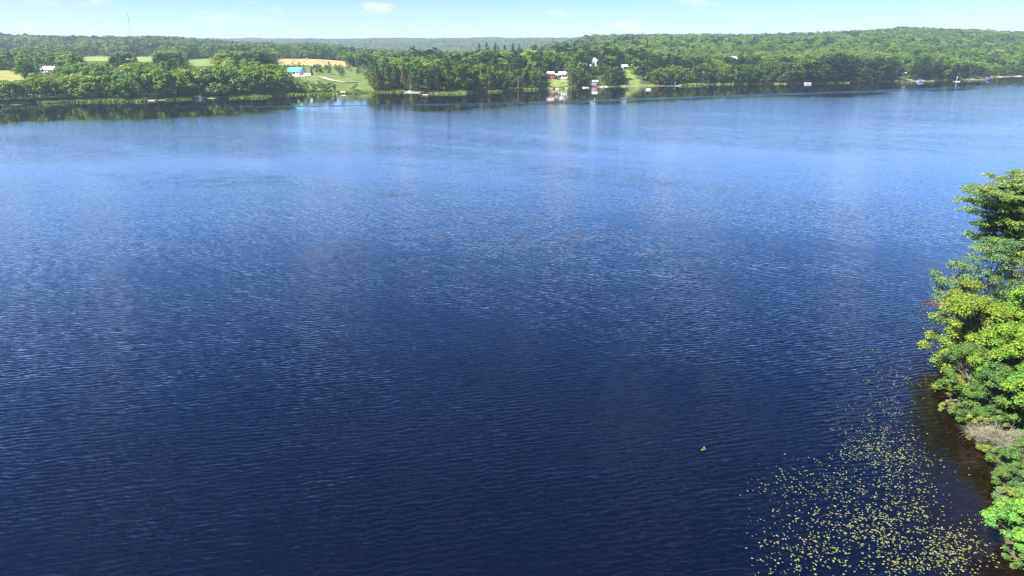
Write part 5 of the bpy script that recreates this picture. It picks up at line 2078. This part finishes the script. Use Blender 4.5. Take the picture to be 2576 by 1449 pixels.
for u, lnd, rz, lab in ((1488, 606, 0.35, 'red canoe lying on the shore in front of the blue boathouse'), (1497, 605, -0.15, 'red kayak lying beside the red canoe at the boathouse')):
    kayak(u, None or 219.5, rz, lab, 'red', 5.0, lnd)
dock(1492, 219, 0.05, 5.5, 1.8, 'low red-stained landing below the blue boathouse', 'red', False)
x, y = on_water(1632, 226)
rock(x, y, 0.15, 2.6, 1.8, 1.1, 5, 'grey boulder standing out of the calm water off the stone-walled lawn')
kayak(1662, 216.5, 0.2, 'red kayak floating at the inner end of the kayak dock', 'red', 4.6)
kayak(1668, 215.8, -0.1, 'orange-red kayak floating beside the kayak dock ramp', 'red', 4.6)
dock(1690, 216.3, 0.05, 14.0, 1.7, 'long narrow white dock with the red kayaks', 'dock_pale', True, (-9, 3))
x, y = on_water(1697, 216)
root = empty('dock_ladder', (x, y - 1.2, 0))
for sx in (-0.25, 0.25):
    MB().tube([(sx, 0, -0.5), (sx, 0, 3.6)], [0.07, 0.07], 6).build('rail', M['white'], root)
for zz_ in (0.4, 0.9, 1.4, 1.9):
    MB().box(-0.25, 0.25, -0.05, 0.05, zz_, zz_ + 0.06).build('rung', M['white'], root)
tag(root, 'tall white ladder standing at the long kayak dock', 'ladder')
dock(1651, 217.2, 0.1, 6.0, 2.0, 'short brown landing next to the red kayaks', 'brown_wood', False, (-2, 3))
dock(1795, 212.5, 0.05, 12.0, 2.2, 'low grey wooden dock under broadleaf trees', 'dock_wood', True)
pontoon_boat(2032, 211.5, 0.1, 'pontoon boat with pale rails moored below dark trees')
dock(2308, 207, 0.10, 30.0, 1.9, 'long thin brown dock below the evergreens', 'brown_wood', True, (-6, 4), 0.6)
motorboat(2316, 206.2, 0.25, 8.0, 'white boat under a blue cover at the long brown dock', cabin=True, canopy='blue')
dock(2406, 205.6, 0.0, 5.0, 4.0, 'white swim raft floating free off the evergreens', 'white', False)
x, y = on_water(2406, 205.6)
root = empty('diving_ladder', (x, y, 0.55))
MB().tube([(0, 0, 0), (0, 0, 5.2)], [0.10, 0.08], 6).build('mast', M['white'], root)
MB().box(-0.9, 0.9, -0.06, 0.06, 3.2, 3.5).build('crossbar', M['white'], root)
tag(root, 'white cross-shaped post standing on the swim raft', 'post')
dock(2455, 201.8, 0.05, 26.0, 1.8, 'long pale dock beside the sandy beach', 'dock_wood', True, (-8, 4), 0.6)
motorboat(2486, 202.2, 0.3, 6.5, 'blue covered boat at the end of the long pale dock', cabin=False, canopy='blue', hullm='blue')

# flag on a pole among the cedars
x, y, z = placeg(1132, 548)
root = empty('flagpole', (x, y, z))
MB().tube([(0, 0, 0), (0, 0, 8.5)], [0.06, 0.04], 6).build('pole', M['white'], root)
fv = []
for i in range(6):
    t = i / 5
    fv += [(0.06 + 1.0 * t, 0.15 * math.sin(5 * t), 8.3 - 0.9 * t), (0.06 + 0.75 * t, 0.15 * math.sin(5 * t + 0.5), 6.3 - 0.6 * t)]
MB().poly(fv, [(2 * i, 2 * i + 1, 2 * i + 3, 2 * i + 2) for i in range(5)]).build('flag', M['white'], root)
MB().poly([(fv[i][0], fv[i][1] - 0.02, fv[i][2]) for i in (6, 7, 9, 8, 11, 10)], [(0, 1, 2, 3), (3, 2, 4, 5)]).build('flag_end', M['red'], root)
tag(root, 'white flagpole with a drooping red and white flag', 'flag')
x, y, z = placeg(1136, 541)
rock(x, y, z, 4.2, 2.6, 2.6, 9, 'big mossy boulder on the grassy bank below the flag', 'mossy_rock')
for i, (u, v, s_) in enumerate(((1098, 237, 0.9), (1386, 224.5, 1.0), (1394, 224, 0.8), (1402, 224, 1.1), (1412, 223.5, 0.8), (1424, 223, 0.9), (1470, 221.5, 1.0), (1478, 221, 0.8), (1515, 219.6, 0.9), (1526, 219.2, 0.8))):
    x, y = on_water(u, v)
    o = rock(x, y + 1.5, 0.1, 1.7 * s_, 1.1 * s_, 0.7 * s_, 40 + i, 'x')
    if i == 0:
        tag(o, 'pale shore rock next to the small white raft', 'rock')
    elif i < 6:
        tag(o, 'low shore rock in the row below the red and pale green cottages', 'rock', 'rocks below the cottages')
    else:
        tag(o, 'low pale shore rock on either side of the blue boathouse', 'rock', 'rocks around the boathouse')

# stone retaining wall below the lawn
rg = np.random.default_rng(12)
wp = [np.array(on_water(u, v)) for u, v in ((1570, 218.0), (1596, 217.2), (1622, 216.8))]
x0, y0 = wp[0]
root = empty('stone_wall', (x0, y0, 0))
prev = None
for si in range(len(wp) - 1):
    a_, b_ = wp[si] - wp[0], wp[si + 1] - wp[0]
    Ls = np.linalg.norm(b_ - a_)
    dr = (b_ - a_) / Ls
    ang = math.atan2(dr[1], dr[0])
    for row in range(2):
        p = 0.0
        while p < Ls:
            lw_ = rg.uniform(0.9, 1.8)
            st = MB()
            hx, hy, hz_ = lw_ / 2 - 0.03, 0.4 + 0.1 * rg.random(), 0.37
            st.box(-hx, hx, -hy, hy, -hz_, hz_)
            st.v = [(vx * rg.uniform(0.86, 1.0), vy * rg.uniform(0.8, 1.0), vz * rg.uniform(0.85, 1.0)) for vx, vy, vz in st.v]
            o = st.build('stone', M['rock'], root)
            c_ = a_ + dr * (p + lw_ / 2)
            o.location = (c_[0], c_[1] + 0.25 * row, 0.25 + row * 0.76)
            o.rotation_euler = (0, 0, ang)
            p += lw_
tag(root, 'low stone retaining wall holding the bright green lawn', 'wall')

# reeds and grass tufts along the far waterline
rg = np.random.default_rng(21)
cs, ns = [], []
REED = [(165, 355, 2.2, 9000), (395, 480, 1.0, 1500), (560, 735, 2.6, 9000), (735, 830, 1.4, 3000), (830, 930, 2.0, 4500), (930, 1012, 1.6, 3500), (1075, 1172, 2.6, 5500), (1384, 1440, 1.4, 2500), (1716, 1776, 1.5, 2500), (1180, 1380, 0.7, 2000), (1800, 2300, 0.7, 4000), (60, 165, 0.7, 1200)]
for u0, u1, wd_, k_ in REED:
    u = rg.uniform(u0, u1, k_)
    a_ = a_of_u(u)
    ys = np.interp(a_, shore_a, shore_y)
    y = ys + (vnoise(a_ * 900, a_ * 0, 13.0, 3) - 0.5) * 8.0 + rg.normal(size=k_) * wd_ * 1.2 + 0.8
    x = a_ * y
    z = np.maximum(ground(x, y), 0)
    hh_ = rg.uniform(0.5, 1.1, k_) * (0.7 + 0.6 * vnoise(x, y, 14, 71))
    cs.append(np.stack([x, y, z + hh_ * 0.45, hh_], 1))
c = np.concatenate(cs)
k_ = len(c)
an = rg.random(k_) * 3.14
tx = np.stack([np.cos(an), np.sin(an), np.zeros(k_)], 1) * 0.45
up_ = np.stack([rg.normal(size=k_) * 0.2, rg.normal(size=k_) * 0.2, np.ones(k_)], 1) * c[:, 3:4] * 0.55
V = np.empty((k_, 4, 3))
V[:, 0], V[:, 1], V[:, 2], V[:, 3] = c[:, :3] - up_ - tx * 0.6, c[:, :3] - up_ + tx * 0.6, c[:, :3] + up_ + tx, c[:, :3] + up_ - tx
V = V.reshape(-1, 3)
o = link(bpy.data.objects.new('reeds', mesh_np('reeds', V, quads_of(V), M['leaf'])))
o.color = (0.165, 0.215, 0.050, 1)
tag(o, 'bright green reeds and grass fringing the far waterline', 'reeds', kind='stuff')

# ------------------------------------------------------------------ wake of a passing boat: long low swells crossing the calm water
WK = [(430, 270), (644, 268.5), (800, 267.5), (949, 264.5), (1207, 261), (1370, 257), (1482, 253), (1620, 247.5), (1707, 244.5), (1851, 240), (2019, 234.5), (2138, 230), (2271, 225.5), (2345, 222), (2434, 218), (2576, 213), (2760, 207)]
for dv, amp_, u_lo in ((0.0, 1.0, 430), (3.0, 0.8, 930)):
    uu = np.arange(u_lo, 2740, 3.0)
    vv_ = np.interp(uu, [p[0] for p in WK], [p[1] for p in WK]) + dv * (1 + 0.25 * np.sin(uu / 170))
    rgk = np.random.default_rng(5 + int(dv))
    xy = np.array([on_water(a_, b_) for a_, b_ in zip(uu, vv_)])
    hgt = amp_ * (0.16 + 0.26 * vnoise(uu, uu * 0, 22, 81 + int(dv))) * np.clip((uu - u_lo) / 300, 0.15, 1)
    prof = [(-4.6, 0.0), (-3.0, 0.35), (-1.2, 0.85), (0.0, 1.0), (1.2, 0.8), (4.0, 0.0)]
    V = []
    for (x, y), h_ in zip(xy, hgt):
        jj = rgk.normal() * 0.3
        for oy, hz_ in prof:
            V.append((x, y + oy * (0.6 + h_ * 1.6) + jj, 0.004 + h_ * hz_ * 1.0 - (0.03 if hz_ == 0 else 0)))
    n_, m_ = len(xy), len(prof)
    F = [(i * m_ + k_, (i + 1) * m_ + k_, (i + 1) * m_ + k_ + 1, i * m_ + k_ + 1) for i in range(n_ - 1) for k_ in range(m_ - 1)]
    wk_me = mesh_np('wake', V, np.array(F), M['water'], True)
    at_ = wk_me.attributes.new('ripple', 'FLOAT', 'POINT')
    at_.data.foreach_set('value', np.full(len(V), 2.0, np.float32))
    o = link(bpy.data.objects.new('wake', wk_me))
    tag(o, ['long bright wake line crossing the calm dark water', 'second wake line following just inside the first'][0 if dv == 0 else 1], 'wake', kind='stuff')

# ------------------------------------------------------------------ haze
M['haze'], N, L, out = nodes_of('haze')
pv = N.new('ShaderNodeVolumePrincipled')
pv.inputs['Color'].default_value = (0.66, 0.84, 1.0, 1)
pv.inputs['Density'].default_value = 0.00014
pv.inputs['Anisotropy'].default_value = 0.2
L.new(pv.outputs[0], out.inputs['Volume'])
hb = MB().box(-7600, 7600, -140, 9800, -5.0, 150.0)
hz = hb.build('haze', M['haze'])
tag(hz, 'thin pale summer haze over the lake and hills', 'haze', kind='stuff')
